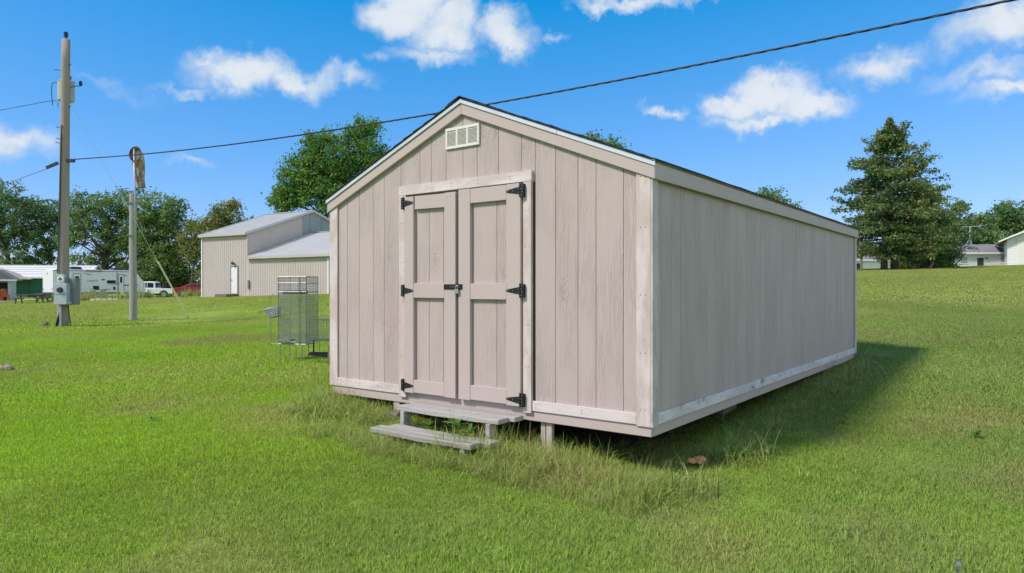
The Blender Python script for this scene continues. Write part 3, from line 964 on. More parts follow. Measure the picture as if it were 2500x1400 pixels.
# padlock hanging on the hasp
def build_padlock():
    p = shed_mat() @ Vector((LOCK[0], -.078, LOCK[1] - .062))
    t = thing('padlock', 'small silver padlock hanging from the black door hasp', 'padlock', p, SHED_RZ)
    MB().box(-.021, .021, -.011, .009, 0.0, .040).build('lock_body', M['steel'], t, bevel=.003, seg=2)
    MB().tube([(-.013, 0, .038), (-.013, 0, .062), (-.008, 0, .071), (0, 0, .0745), (.008, 0, .071), (.013, 0, .062), (.013, 0, .038)], .0035, 8).build('shackle', M['chrome'], t, smooth=True)


build_padlock()

# ------------------------------------------------------------------ wooden steps
def front_world(px, py, out):
    x, z = fp(px, py, out)
    return x, z


def build_steps():
    st = thing('wooden_steps', 'two grey weathered plank steps below the shed doors', 'steps', (ORG.x, ORG.y, SZ), SHED_RZ)
    def gl(x, y):
        w = shed_mat() @ Vector((x, y, 0)); return gz(w.x, w.y) - SZ
    # upper tread: two planks; lower tread: two planks
    xu0, zu = fp(967, 995, .30); xu1, _ = fp(1216, 1028, .30)
    xl0, zl = fp(908, 1052, .62); xl1, _ = fp(1153, 1090, .62)
    zu_t = fp(1090, 1005, .27)[1]
    zl_t = fp(1030, 1062, .60)[1]
    def plank(x0, x1, y0, y1, zt, th, rz):
        mb = MB()
        n = 10
        rr = random.Random(int(x0 * 977 + y0 * 131))
        vs_, fs = [], []
        for i in range(n + 1):
            x = x0 + (x1 - x0) * i / n
            sag = -.006 * math.sin(math.pi * i / n)
            e = [rr.uniform(-.0015, .0015) for _ in range(4)]
            vs_ += [(x, y0 + e[0], zt + sag - th + e[2]), (x, y1 + e[1], zt + sag - th + e[2]), (x, y1 + e[1], zt + sag + e[3]), (x, y0 + e[0], zt + sag + e[3])]
        for i in range(n):
            a, b = i * 4, i * 4 + 4
            for q in range(4): fs.append((a + q, a + (q + 1) % 4, b + (q + 1) % 4, b + q))
        fs += [(0, 1, 2, 3), tuple(n * 4 + q for q in (3, 2, 1, 0))]
        o = mb.add(vs_, fs).build('plank', M['oldwood'], st, bevel=.004)
        return o
    plank(xu0, xu1 + .0, -.30, -.165, zu_t, .042, 0)
    plank(xu0 + .03, xu1 + .06, -.155, -.030, zu_t + .004, .040, 0)
    plank(xl0, xl1, -.64, -.505, zl_t, .042, 0)
    plank(xl0 + .05, xl1 + .07, -.495, -.36, zl_t - .006, .040, 0)
    for x, y, zt in ((xu0 + .09, -.27, zu_t - .044), (xu1 - .10, -.27, zu_t - .044), (xl0 + .12, -.58, zl_t - .044), (xl1 - .10, -.58, zl_t - .044)):
        MB().box(x - .022, x + .022, y - .045, y + .045, gl(x, y) - .05, zt).build('post', M['oldwood'], st, bevel=.003)
    for x in (xu0 + .13, xu1 - .14):
        MB().box(x - .019, x + .019, -.56, -.04, zl_t - .135, zl_t - .046).build('stringer', M['oldwood'], st, bevel=.003)
    # round of wood under the left of the steps
    lx, _ = fp(962, 1020, .05)
    w = shed_mat() @ Vector((lx, -.06, 0))
    g = gz(w.x, w.y)
    lg = thing('log_block', 'short grey round log under the shed beside the steps', 'log', (w.x, w.y, g), SHED_RZ)
    MB().tube([(-.09, 0, .03), (.09, 0, .03)], .06, 12).build('log', M['darkwood'], lg, smooth=False, bevel=.006)


build_steps()

# ------------------------------------------------------------------ power pole, wires
def build_power_pole():
    Y = 24.8
    b = at(153, 797, Y)
    gzv = gz(b.x, b.y)
    top = at(161, 97, Y)
    H = top.z - gzv
    s = Y / F
    t = thing('utility_pole', 'tall weathered wooden utility pole carrying a transformer and meter box', 'utility pole', (b.x, b.y, gzv))
    lean = (top.x - b.x) / H
    n = 14
    P = [(lean * H * i / n, 0, -.3 + (H + .3) * i / n) for i in range(n + 1)]
    MB().tube(P, [.190 - .055 * i / n for i in range(n + 1)], 16).build('pole', M['pole'], t, smooth=True)
    def X(z): return lean * z
    def zz(py, y=0.0): return CAMH - (py - CY) / F * (Y + y) - gzv
    def xx(px, y=0.0): return (px - CX) / F * (Y + y) - b.x
    # pole-top pin insulator
    ins = MB()
    z = H
    ins.tube([(X(z), 0, z - .05), (X(z), 0, z + .1)], .02, 8)
    prof = [(.035, .08), (.08, .11), (.045, .15), (.085, .18), (.045, .22), (.075, .25), (.03, .29)]
    ins.tube([(X(z), 0, z + h) for r, h in prof], [r for r, h in prof], 10)
    ins.build('insulator', M['darkgrey'], t, smooth=False)
    # transformer tank
    tank = bpy.data.objects.new('transformer', None); col.objects.link(tank); tank.parent = t; tank.empty_display_size = .2
    cy_ = .38
    cx_, z0, z1, r = xx(161.5, cy_), zz(248, cy_), zz(200, cy_), .27
    MB().tube([(cx_, cy_, z0), (cx_, cy_, z0 + .03), (cx_, cy_, z1 - .04), (cx_, cy_, z1), (cx_, cy_, z1 + .05)], [r - .03, r, r, r + .015, r - .06], 20).build('tank', M['xfmr'], tank, smooth=False)
    MB().box(cx_ - .07, cx_ + .07, .12, .42, z0 + .1, z0 + .18).box(cx_ - .07, cx_ + .07, .12, .42, z1 - .2, z1 - .12).build('bracket', M['galv_dark'], tank)
    MB().tube([(cx_ + .12, cy_ - .05, z1), (cx_ + .17, cy_ - .05, z1 + .12), (cx_ + .20, cy_ - .05, z1 + .2)], [.05, .06, .03], 8).build('bushing', M['midgrey'], tank)
    MB().tube([(cx_ - .24, cy_ - .1, z1 - .06), (cx_ - .40, cy_ - .16, z1 - .08), (cx_ - .42, cy_ - .18, z1 - .4), (cx_ - .36, cy_ - .2, z1 - .9)], .014, 6).build('lead_wire', M['wire'], tank)
    arr = MB()
    ax, az = xx(197, .2), zz(206, .2)
    arr.tube([(ax, .2, az - .06), (ax, .2, az), (ax, .2, az + .06), (ax, .2, az + .12)], [.035, .06, .06, .035], 8)
    arr.tube([(ax - .14, .2, az - .06), (ax, .2, az - .06)], .015, 6)
    arr.tube([(X(H * .8), .1, az - .16), (ax - .14, .2, az - .06)], .015, 6)
    arr.build('cutout_arm', M['darkgrey'], t)
    st = MB()
    for py, ln in ((172, -.25), (312, -.16), (340, -.15), (350, -.18), (160, .1), (262, .12)):
        z = zz(py); st.tube([(X(z) + (-.12 if ln < 0 else .12), 0, z), (X(z) + (-.12 if ln < 0 else .12) + ln, -.05, z + .02)], .013, 6)
    st.build('pole_step', M['darkgrey'], t)
    # wire down the pole and conduit
    cz = zz(312)
    MB().tube([(X(cz) - .02, -.17, cz), (X(cz) + .02, -.20, cz + .05), (X(cz * .9) - .02, -.175, cz * .93), (X(cz * .5) - .05, -.19, cz * .5), (X(1.6) - .07, -.2, 1.9)], .022, 6).build('service_cable', M['darkgrey'], t)
    MB().tube([(xx(148, -.22), -.22, -.02), (xx(148, -.22), -.22, zz(744, -.22))], .035, 8).build('conduit', M['galv'], t)
    MB().tube([(xx(135, -.2), -.20, -.05), (xx(142, -.2), -.2, .25), (xx(147, -.2), -.2, .55)], [.03, .05, .02], 6).build('root_flare_wire', M['rubber'], t)
    MB().tube([(xx(173, -.12), -.12, -.02), (xx(166, -.15), -.15, zz(745))], .018, 6).build('ground_rod_wire', M['rubber'], t)
    # meter box with glass meter, sign plate, breaker cabinet
    mbx = MB().box(xx(131.5, -.4), xx(163, -.4), -.42, -.19, zz(743.5, -.4), zz(692, -.4)).build('meter_box', M['galv'], t, bevel=.012)
    MB().box(xx(131, -.4), xx(163.5, -.4), -.428, -.421, zz(718.4), zz(717.6)).build('seam', M['galv_dark'], mbx)
    c = (xx(145.5, -.45), zz(708, -.45))
    MB().tube([(c[0], -.40, c[1]), (c[0], -.435, c[1]), (c[0], -.50, c[1])], [.105, .1, .085], 18).build('meter', M['darkgrey'], mbx, bevel=.006)
    MB().box(xx(163.5, -.3), xx(172, -.3), -.36, -.22, zz(741), zz(736)).build('latch', M['galv'], mbx)
    cb = MB().box(xx(163, -.18), xx(183, -.18), -.185, .12, zz(744), zz(679)).build('breaker_cabinet', M['galv_dark'], t, bevel=.01)
    MB().box(xx(160, -.2), xx(168, -.2), -.25, -.186, zz(694), zz(679)).build('hub', M['galv_dark'], cb)
    sp = MB().box(xx(137.5, -.3), xx(158, -.3), -.33, -.19, zz(691), zz(670)).build('sign_plate', M['galv'], t, bevel=.006)
    e = MB()
    sx, sz = xx(147.5, -.33), zz(681, -.33)
    e.tube([(sx, -.331, sz), (sx, -.336, sz)], .12, 20, mi=0)
    e.box(sx - .08, sx + .08, -.341, -.337, sz - .035, sz + .0, 1)
    e.prism([(-.06, .005), (.06, .005), (.0, .075)], lambda u, v, tt: (sx + u, tt, sz + v), -.341, -.337, 1)
    e.box(sx - .06, sx + .06, -.341, -.337, sz - .075, sz - .055, 2)
    e.build('emblem', [M['white'], M['greenwrap'], M['orange']], sp)
    # dead-end clamp
    MB().box(X(zz(390)) + .12, xx(184), -.1, .0, zz(397), zz(389)).build('dead_end_clamp', M['darkgrey'], t)
    MB().bar((xx(146), -.1, zz(399)), (xx(119), -.12, zz(411)), .07, .10).build('wedge_clamp', M['darkgrey'], t)
    return b, zz, gzv


def cable(name, label, pts, mats, r=.011, twist=.0, R_=.0, strands=1, n=240):
    """hanging cable through three or more points (quadratic / polyline smoothing)"""
    P = [Vector(p) for p in pts]
    o = thing(name, label, 'cable', P[0])
    samples = []
    m = len(P) - 1
    for i in range(n + 1):
        f = i / n * m; k = min(int(f), m - 1); u = f - k
        p0, p1, p2, p3 = P[max(k - 1, 0)], P[k], P[k + 1], P[min(k + 2, m)]
        samples.append(0.5 * ((2 * p1) + (-p0 + p2) * u + (2 * p0 - 5 * p1 + 4 * p2 - p3) * u * u + (-p0 + 3 * p1 - 3 * p2 + p3) * u ** 3))
    for s in range(strands):
        mb = MB(); acc = 0.0; pp = []
        for i, q in enumerate(samples):
            if i: acc += (q - samples[i - 1]).length
            an = 2 * math.pi * (s / strands + (acc / twist if twist else 0))
            d = (samples[min(i + 1, n)] - samples[max(i - 1, 0)]).normalized()
            a = d.cross(Vector((0, 0, 1))).normalized(); b2 = a.cross(d)
            pp.append(q - P[0] + (a * math.cos(an) + b2 * math.sin(an)) * R_)
        mb.tube(pp, r, 5).build('strand', mats[s % len(mats)], o, smooth=True)
    return o


pole_b, zz1, pole_gz = build_power_pole()
Yp = 24.8
# the twisted service line: pole -> over the shed -> out of frame to the right, sagging a little
def line_pt(px, py, Y): return at(px, py, Y)
A0 = at(183, 389, 24.8)
A1 = at(2470, 0, 9.2)
def on_line(f, drop):
    p = A0.lerp(A1, f); p.z -= drop * 4 * f * (1 - f); return p
SAG = 0.36
cable('overhead_service_line', 'dark twisted overhead power line passing high behind the shed roof peak',
      [on_line(f, SAG) for f in (0, .2, .4, .6, .8, 1.0, 1.15, 1.35)], [M['wire']], .0105, .75, .0105, 3, 420)
cable('service_wire', 'lower wire leaving the utility pole at the wedge clamp toward the left edge',
      [at(119, 411, 24.8), at(60, 432, 25.4), at(0, 456, 26), at(-140, 505, 27.4)], [M['midgrey']], .013, n=40)
cable('service_wire', 'thin upper wire running from below the transformer to the left edge',
      [at(142, 262, 24.8), at(133, 246, 24.9), at(70, 256, 25.6), at(0, 269, 26.5), at(-140, 292, 28)], [M['wire']], .011, n=40)
# guy wire from the pole to the ground, with its pale guard
ga, gb = at(165, 236, 24.8), at(462, 778, 30.6)
gb.z = gz(gb.x, gb.y)
guy = thing('guy_wire', 'slanting guy wire with pale yellow guard anchored in the lawn', 'guy wire', gb)
MB().tube([(0, 0, -.05), tuple(ga - gb)], .008, 6).build('wire', M['white'], guy)
MB().tube([tuple((ga - gb) * .02), tuple((ga - gb) * .297)], .036, 8).build('guard', M['yellow'], guy)
MB().tube([(0, 0, -.06), tuple((ga - gb) * .022)], .02, 6).build('anchor_rod', M['galv_dark'], guy)

# ------------------------------------------------------------------ windsock pole
def build_windsock():
    Y = 29.6
    b = at(325, 782, Y); g = gz(b.x, b.y)
    def zz(py): return CAMH - (py - CY) / F * Y - g
    def xx(px): return (px - CX) / F * Y - b.x
    t = thing('windsock_pole', 'short grey wooden post with a metal pipe mast standing in the lawn', 'pole', (b.x, b.y, g))
    MB().tube([(0, 0, -.2), (0, 0, 1.5), (xx(324), 0, zz(600)), (xx(325), 0, zz(472))], [.155, .15, .145, .14], 14).build('post', M['pole2'], t, bevel=.01)
    MB().tube([(xx(334), -.16, zz(592)), (xx(334), -.16, zz(470)), (xx(331), -.12, zz(360))], .035, 8).build('mast_pipe', M['galv'], t, smooth=True)
    MB().box(xx(316), xx(337), -.19, -.13, zz(576), zz(573)).box(xx(316), xx(337), -.19, -.13, zz(497), zz(494)).build('pipe_strap', M['galv_dark'], t)
    c = at(336, 379, Y)
    s = thing('windsock', 'faded orange and white windsock hanging limp from the mast', 'windsock', c)
    path = [((0, -.20, .02), .245, .315), ((.0, -.05, -.06), .25, .31), ((.0, .07, -.25), .245, .27), ((.01, .10, -.50), .225, .23), ((.03, .09, -.8), .20, .20), ((.08, .08, -1.1), .175, .175), ((.125, .08, -1.38), .155, .155)]
    nrm = [Vector((0, -1, .15)), Vector((0, -.9, .4)), Vector((0, -.5, .8)), Vector((0, -.1, 1)), Vector((0, 0, 1)), Vector((-.1, 0, 1)), Vector((-.1, 0, 1))]
    vs_, fs = [], []
    n = 18
    for (c0, ra, rb), nn in zip(path, nrm):
        nn = nn.normalized(); a = Vector((1, 0, 0)); b2 = nn.cross(a).normalized()
        for k in range(n):
            an = 2 * math.pi * k / n
            wob = 1 + .07 * math.sin(3 * an + c0[2] * 9)
            vs_.append(Vector(c0) + (a * math.cos(an) * ra + b2 * math.sin(an) * rb) * wob)
    for i in range(len(path) - 1):
        for k in range(n):
            fs.append((i * n + k, i * n + (k + 1) % n, (i + 1) * n + (k + 1) % n, (i + 1) * n + k))
    sock = MB().add(vs_, fs).build('sock', M['sock'], s, smooth=True)
    ring = [Vector(path[0][0]) + Vector((math.cos(a) * .25, math.sin(a) * .045, math.sin(a) * .315)) for a in [2 * math.pi * k / 20 for k in range(21)]]
    MB().tube(ring, .016, 6).build('hoop', M['darkgrey'], s, smooth=True)
    MB().tube([ring[5], ring[15]], .014, 6).build('hoop_brace', M['darkgrey'], s)
    MB().prism([(math.cos(a) * .235, math.sin(a) * .29) for a in [2 * math.pi * k / 18 for k in range(18)]], lambda u, v, tt: (u, tt + v * .14, v - .01), .03, .035).build('lining', M['white'], s)
    text_mesh('lettering', 'LINE', .17, M['darkgrey'], s, (.20, -.11, -.98), (R(90), R(84), R(22)))


build_windsock()

# ------------------------------------------------------------------ metal barn
def build_barn():
    a0 = Vector((-22.4, 50.0, 0)); e = Vector((0.8556, -0.5176, 0)); n_ = Vector((0.5176, 0.8556, 0))
    base = gz(a0.x, a0.y) - .1
    t = thing('metal_barn', 'large beige ribbed metal barn with stepped silver roof behind the shed', 'barn', (a0.x, a0.y, base), math.atan2(e.y, e.x))
    ev1 = 1.45 + 130 / F * 50 - base
    ev2 = 1.45 + 78 / F * 47.4 - base
    rise, half = 2.0, 5.84
    x1, x2 = 4.95, 19.0
    zg = 0.0
    def ribbed(x0, x1_, z0, z1, y, name, fnz=None, step=.229, depth=.022, flip=1):
        """trapezoid-ribbed wall along x at depth y"""
        pts = []
        x = x0
        while x < x1_ - 1e-6:
            for dx, d in ((0, 0), (step * .68, 0), (step * .76, depth), (step * .92, depth)):
                if x + dx <= x1_: pts.append((x + dx, d))
            x += step
        pts.append((x1_, 0))
        vs_, fs = [], []
        for (px, d) in pts:
            vs_ += [(px, y - d * flip, z0), (px, y - d * flip, z1 if fnz is None else fnz(px))]
        for i in range(len(pts) - 1): fs.append((2 * i, 2 * i + 2, 2 * i + 3, 2 * i + 1))
        return MB().add(vs_, fs)
    ribbed(0, x1, zg, ev1, 0, 'wall').build('front_wall', M['barn'], t)
    low = ribbed(x1 + .001, x2, zg, ev2, 0, 'wall').build('front_wall', M['barn'], t)
    # body behind (closed) so nothing shows through
    MB().prism([(.05, 0.0), (2 * half - .05, 0.0), (2 * half - .05, ev1 - .05), (half, ev1 + rise - .06), (.05, ev1 - .05)], lambda u, v, tt: (tt, u, v), .03, x1 - .03).build('wall', M['barn'], t)
    MB().prism([(.05, 0.0), (2 * half - .05, 0.0), (2 * half - .05, ev2 - .05), (half, ev2 + rise - .06), (.05, ev2 - .05)], lambda u, v, tt: (tt, u, v), x1 - .02, x2 - .03).build('wall', M['barn'], t)
    # left end wall
    def gab(ev): return lambda y: ev + rise * (1 - abs(y - half) / half)
    def gable(x, ev, z0fn, flip, name):
        pts, y, step = [], 0.0, .229
        while y < 2 * half:
            for dx, d in ((0, 0), (step * .68, 0), (step * .76, .022), (step * .92, .022)):
                if y + dx <= 2 * half: pts.append((y + dx, d))
            y += step
        pts.append((2 * half, 0))
        vs_, fs = [], []
        for (yy, d) in pts: vs_ += [(x + d * flip, yy, z0fn(yy)), (x + d * flip, yy, gab(ev)(yy) - .01)]
        for i in range(len(pts) - 1): fs.append((2 * i, 2 * i + 2, 2 * i + 3, 2 * i + 1))
        return MB().add(vs_, fs).build(name, M['barn'], t)
    gable(0, ev1, lambda y: 0, -1, 'end_wall')
    gable(x1, ev1, lambda y: gab(ev2)(y) - .05, 1, 'upper_gable_wall')
    gable(x2, ev2, lambda y: 0, 1, 'end_wall')
    # translucent panels high in the gable
    for ya, yb in ((4.9, 5.55), (5.6, 6.7), (6.75, 7.7)):
        f = gab(ev1)
        MB().prism([(ya, gab(ev2)(ya) + .05), (yb, gab(ev2)(yb) + .05), (yb, f(yb) - .12), (ya, f(ya) - .12)] if not ya < half < yb else
                   [(ya, gab(ev2)(ya) + .05), (yb, gab(ev2)(yb) + .05), (yb, f(yb) - .12), (half, f(half) - .12), (ya, f(ya) - .12)],
                   lambda u, v, tt: (tt, u, v), x1 + .026, x1 + .034).build('light_panel', M['fibrepanel'], t)
    # roofs (ribbed sheets)
    def roof(xa, xb, ev, name):
        r = bpy.data.objects.new(name, None); col.objects.link(r); r.parent = t; r.empty_display_size = .3
        for sg in (0, 1):
            mb = MB()
            step = .30
            n = int((xb - xa) / step)
            pts = []
            for i in range(n):
                x = xa + (xb - xa) * i / n
                pts += [(x, 0), (x + .22, 0), (x + .235, .028), (x + .285, .028)]
            pts.append((xb, 0))
            vs_, fs = [], []
            oh = .25
            for (x, d) in pts:
                y0 = -oh if sg == 0 else 2 * half + oh
                vs_ += [(x, y0, ev - oh * rise / half + .06 + d), (x, half, ev + rise + .06 + d)]
            for i in range(len(pts) - 1): fs.append((2 * i, 2 * i + 2, 2 * i + 3, 2 * i + 1))
            mb.add(vs_, fs).build('roof_sheet', M['barnroof'], r)
        MB().box(xa - .02, xb + .02, half - .14, half + .14, ev + rise + .065, ev + rise + .10).build('ridge_cap', M['barnroof'], r)
        for x in (xa - .03, xb + .03):
            for sg in (-1, 1):
                MB().bar((x, half + sg * (half + .25), ev - .25 * rise / half + .03), (x, half, ev + rise + .03), .05, .16).build('rake_trim', M['barnroof'], r)
        MB().box(xa, xb, -.27, -.17, ev - .16, ev + .0).build('gutter', M['barn'], r)
    roof(-.1, x1 + .12, ev1, 'upper_roof')
    roof(x1 + .17, x2 + .1, ev2, 'lower_roof')
    MB().box(-.06, .06, -.05, -.02, 0, ev1).build('corner_trim', M['white'], t)
    MB().box(x1 - .07, x1 + .07, -.055, -.024, ev2 - .1, ev1).build('corner_trim', M['barn'], t)
    # white walk door, step, lamp
    def xpx(px):
        u = (px - CX) / F
        return (u * a0.y - a0.x) / (e.x - u * e.y)
    def zat(px, py):
        x = xpx(px); return CAMH - (py - CY) / F * (a0.y + e.y * x) - base
    dx0, dx1 = xpx(566), xpx(581)
    zb, zt = zat(573, 717), zat(573, 652)
    d = MB().box(dx0, dx1, -.06, -.026, zb, zt).build('walk_door', M['white'], t, bevel=.01)
    MB().box(dx0 - .09, dx0 - .001, -.07, -.03, zb, zt + .08).box(dx1 + .001, dx1 + .07, -.07, -.03, zb, zt + .08).box(dx0, dx1, -.07, -.03, zt + .001, zt + .08).build('door_frame', M['midgrey'], d)
    MB().tube([(dx0 + .1, -.06, zb + .95), (dx0 + .1, -.12, zb + .95)], .03, 8).build('door_knob', M['darkgrey'], d)
    MB().box(dx0 - .5, dx1 + .1, -1.0, -.03, -.4, zb - .02).build('door_step', M['darkwood'], t, bevel=.02)
    MB().tube([((dx0 + dx1) / 2, -.03, zt + .2), ((dx0 + dx1) / 2, -.25, zt + .28)], [.05, .12], 8).build('wall_lamp', M['darkgrey'], t)
    mx = xpx(609)
    MB().box(mx - .05, mx + .05, -.12, -.03, zat(609, 705), zat(609, 684)).build('outlet_box', M['midgrey'], t)
    bx = xpx(804)
    MB().box(bx, bx + 3.0, -.045, -.026, zat(806, 717), zat(806, 631)).build('bay_door', M['midgrey'], t)
    MB().box(bx - .12, bx - .001, -.06, -.026, 0, zat(806, 629)).build('bay_door_frame', M['white'], t)


build_barn()

# ------------------------------------------------------------------ travel trailer, pickup, car
def wheel(parent, x, y, z, r, w, name='wheel'):
    wh = bpy.data.objects.new(name, None); col.objects.link(wh); wh.parent = parent; wh.empty_display_size = .1
    prof = [(-w / 2, r * .70), (-w / 2, r * .93), (-w * .35, r), (w * .35, r), (w / 2, r * .93), (w / 2, r * .70)]
    MB().tube([(x, y + p, z) for p, _ in prof], [q for _, q in prof], 20).build('tyre', M['rubber'], wh)
    mb = MB().tube([(x, y - w / 2 - .004, z), (x, y - w / 2 + .03, z)], [r * .62, r * .66], 16)
    mb.tube([(x, y + w / 2 + .004, z), (x, y + w / 2 - .03, z)], [r * .62, r * .66], 16)
    for k in range(5):
        a = 2 * math.pi * k / 5
        mb.bar((x, y - w / 2 - .012, z), (x + math.cos(a) * r * .6, y - w / 2 - .012, z + math.sin(a) * r * .6), .06, .02, up=(0, 1, 0))
    mb.build('rim', M['chrome'], wh)


def build_rv():
    c = at(129, 700, 76.0)
    g = gz(c.x, c.y)
    th = R(57)
    t = thing('travel_trailer', 'long white travel trailer with black swoosh graphics parked by the trees', 'camper trailer', (c.x, c.y, g), th)
    # local x: rear -> front along the right side; y: into the body; the side facing us is y=0
    Lr, Wd, z0, z1 = 10.3, 2.4, .62, 3.15
    prof = [(0, z0), (Lr - .25, z0), (Lr, z0 + .25), (Lr, z0 + 1.05), (Lr - .35, z0 + 1.45), (Lr - 1.0, z1 - .25), (Lr - 1.5, z1), (0, z1)]
    body = MB().prism(prof, lambda u, v, tt: (u, tt, v), 0, Wd).build('body', M['rvwhite'], t, bevel=.05, seg=2)
    MB().box(.0, Lr - 1.5, -.03, .02, z1 - .09, z1 - .03).build('roof_rail', M['darkgrey'], t)
    MB().box(.05, Lr - .3, .06, Wd - .06, z0 - .14, z0 - .002).build('chassis', M['darkgrey'], t)
    MB().prism([(.3, z1), (Lr - 1.6, z1), (Lr - 1.7, z1 + .10), (.4, z1 + .10)], lambda u, v, tt: (u, tt, v), .1, Wd - .1).build('roof', M['rvwhite'], t)
    for x in (2.2, 6.9):
        MB().prism([(x, z1 + .10), (x + 1.3, z1 + .10), (x + 1.05, z1 + .42), (x + .1, z1 + .42)], lambda u, v, tt: (u, tt, v), .8, 1.6).build('air_conditioner', M['darkgrey'], t, bevel=.03)
    MB().ball((4.9, 1.2, z1 + .1), .28, .28, .34, z0=0).build('antenna_dome', M['rvwhite'], t, smooth=True)
    MB().tube([(3.4, -.1, z1 - .05), (5.2, -.1, z1 - .05)], .05, 8).build('awning_roller', M['darkgrey'], t)
    def door(x0, x1):
        f = MB().box(x0, x1, -.03, -.003, z0 + .08, z1 - .42).build('door', M['rvwhite'], t, bevel=.03, seg=2)
        k = .045
        a, b, cc, d = x0 - k, x1 + k, z0 + .04, z1 - .37
        MB().box(a, x0 - .002, -.034, -.004, cc, d).box(x1 + .002, b, -.034, -.004, cc, d).box(x0, x1, -.034, -.004, z1 - .418, d).build('door_frame', M['darkgrey'], f)
        MB().box(x0 + .17, x1 - .17, -.04, -.031, z0 + 1.15, z0 + 1.85).build('window', M['glass'], f)
        MB().box(x0 + .02, x0 + .1, -.06, -.031, z0 + .95, z0 + 1.07).build('handle', M['darkgrey'], f)
    door(2.1, 2.85); door(7.05, 7.65)
    for x0, x1, a, b in ((5.75, 6.75, 1.05, 1.42), (4.2, 4.85, .36, .76), (5.15, 5.5, 1.42, 1.55), (6.45, 6.7, .30, .68)):
        MB().box(x0, x1, -.022, -.003, z0 + a, z0 + b).build('window', M['glass'], t, bevel=.01)
    MB().box(6.86, 6.93, -.02, -.003, z0 + .3, z1 - .1).build('slide_trim', M['darkgrey'], t)
    gfx = lambda poly, m: MB().prism(poly, lambda u, v, tt: (u, tt, z0 + v), -.012, -.003).build('graphic', M[m], t)
    gfx([(3.6, .42), (4.3, .30), (5.9, .26), (5.3, .36), (4.2, .38)], 'darkgrey')
    gfx([(4.9, .36), (5.7, .42), (6.2, .34), (5.3, .33)], 'midgrey')
    gfx([(3.1, 2.22), (3.6, 2.14), (4.2, 1.98), (3.75, 2.02)], 'darkgrey')
    gfx([(2.0, .30), (2.6, .22), (2.9, .18), (2.2, .16)], 'midgrey')
    gfx([(7.0, .92), (9.4, .92), (9.4, .80), (7.4, .80)], 'darkgrey')
    gfx([(5.8, .98), (7.0, .99), (6.9, .90), (6.4, .92)], 'midgrey')
    gfx([(7.0, 2.20), (8.0, 2.02), (8.2, 1.92), (7.6, 2.0)], 'darkgrey')
    gfx([(8.5, .62), (9.3, .62), (9.3, .56), (8.5, .56)], 'darkgrey')
    text_mesh('lettering', 'Imagine', .38, M['midgrey'], t, (4.1, -.008, z0 + 1.36), (R(90), 0, 0), .35)
    # rear face emblem and lamps
    MB().prism([(-.18, 0), (.18, 0), (0, .22)], lambda u, v, tt: (tt, 1.25 + u, z1 - .5 + v), -.012, -.003).build('rear_emblem', M['midgrey'], t)
    for y in (.15, 2.2):
        MB().box(-.02, -.003, y - .06, y + .06, z0 + .3, z0 + .5).build('tail_lamp', M['redlamp'], t)
    MB().box(-.3, -.01, .2, 2.2, z0 - .1, z0 + .02).build('bumper', M['darkgrey'], t)
    for x in (4.9, 5.75):
        wheel(t, x, .15, .34, .34, .22); wheel(t, x, Wd - .15, .34, .34, .22)
    MB().bar((Lr - .1, .5, z0 - .06), (Lr + 1.1, 1.2, z0 - .1), .1, .12).bar((Lr - .1, 1.9, z0 - .06), (Lr + 1.1, 1.2, z0 - .1), .1, .12).build('tow_frame', M['darkgrey'], t)
    MB().tube([(Lr + 1.0, 1.2, 0), (Lr + 1.0, 1.2, .9)], .05, 8).build('tongue_jack', M['darkgrey'], t)


build_rv()


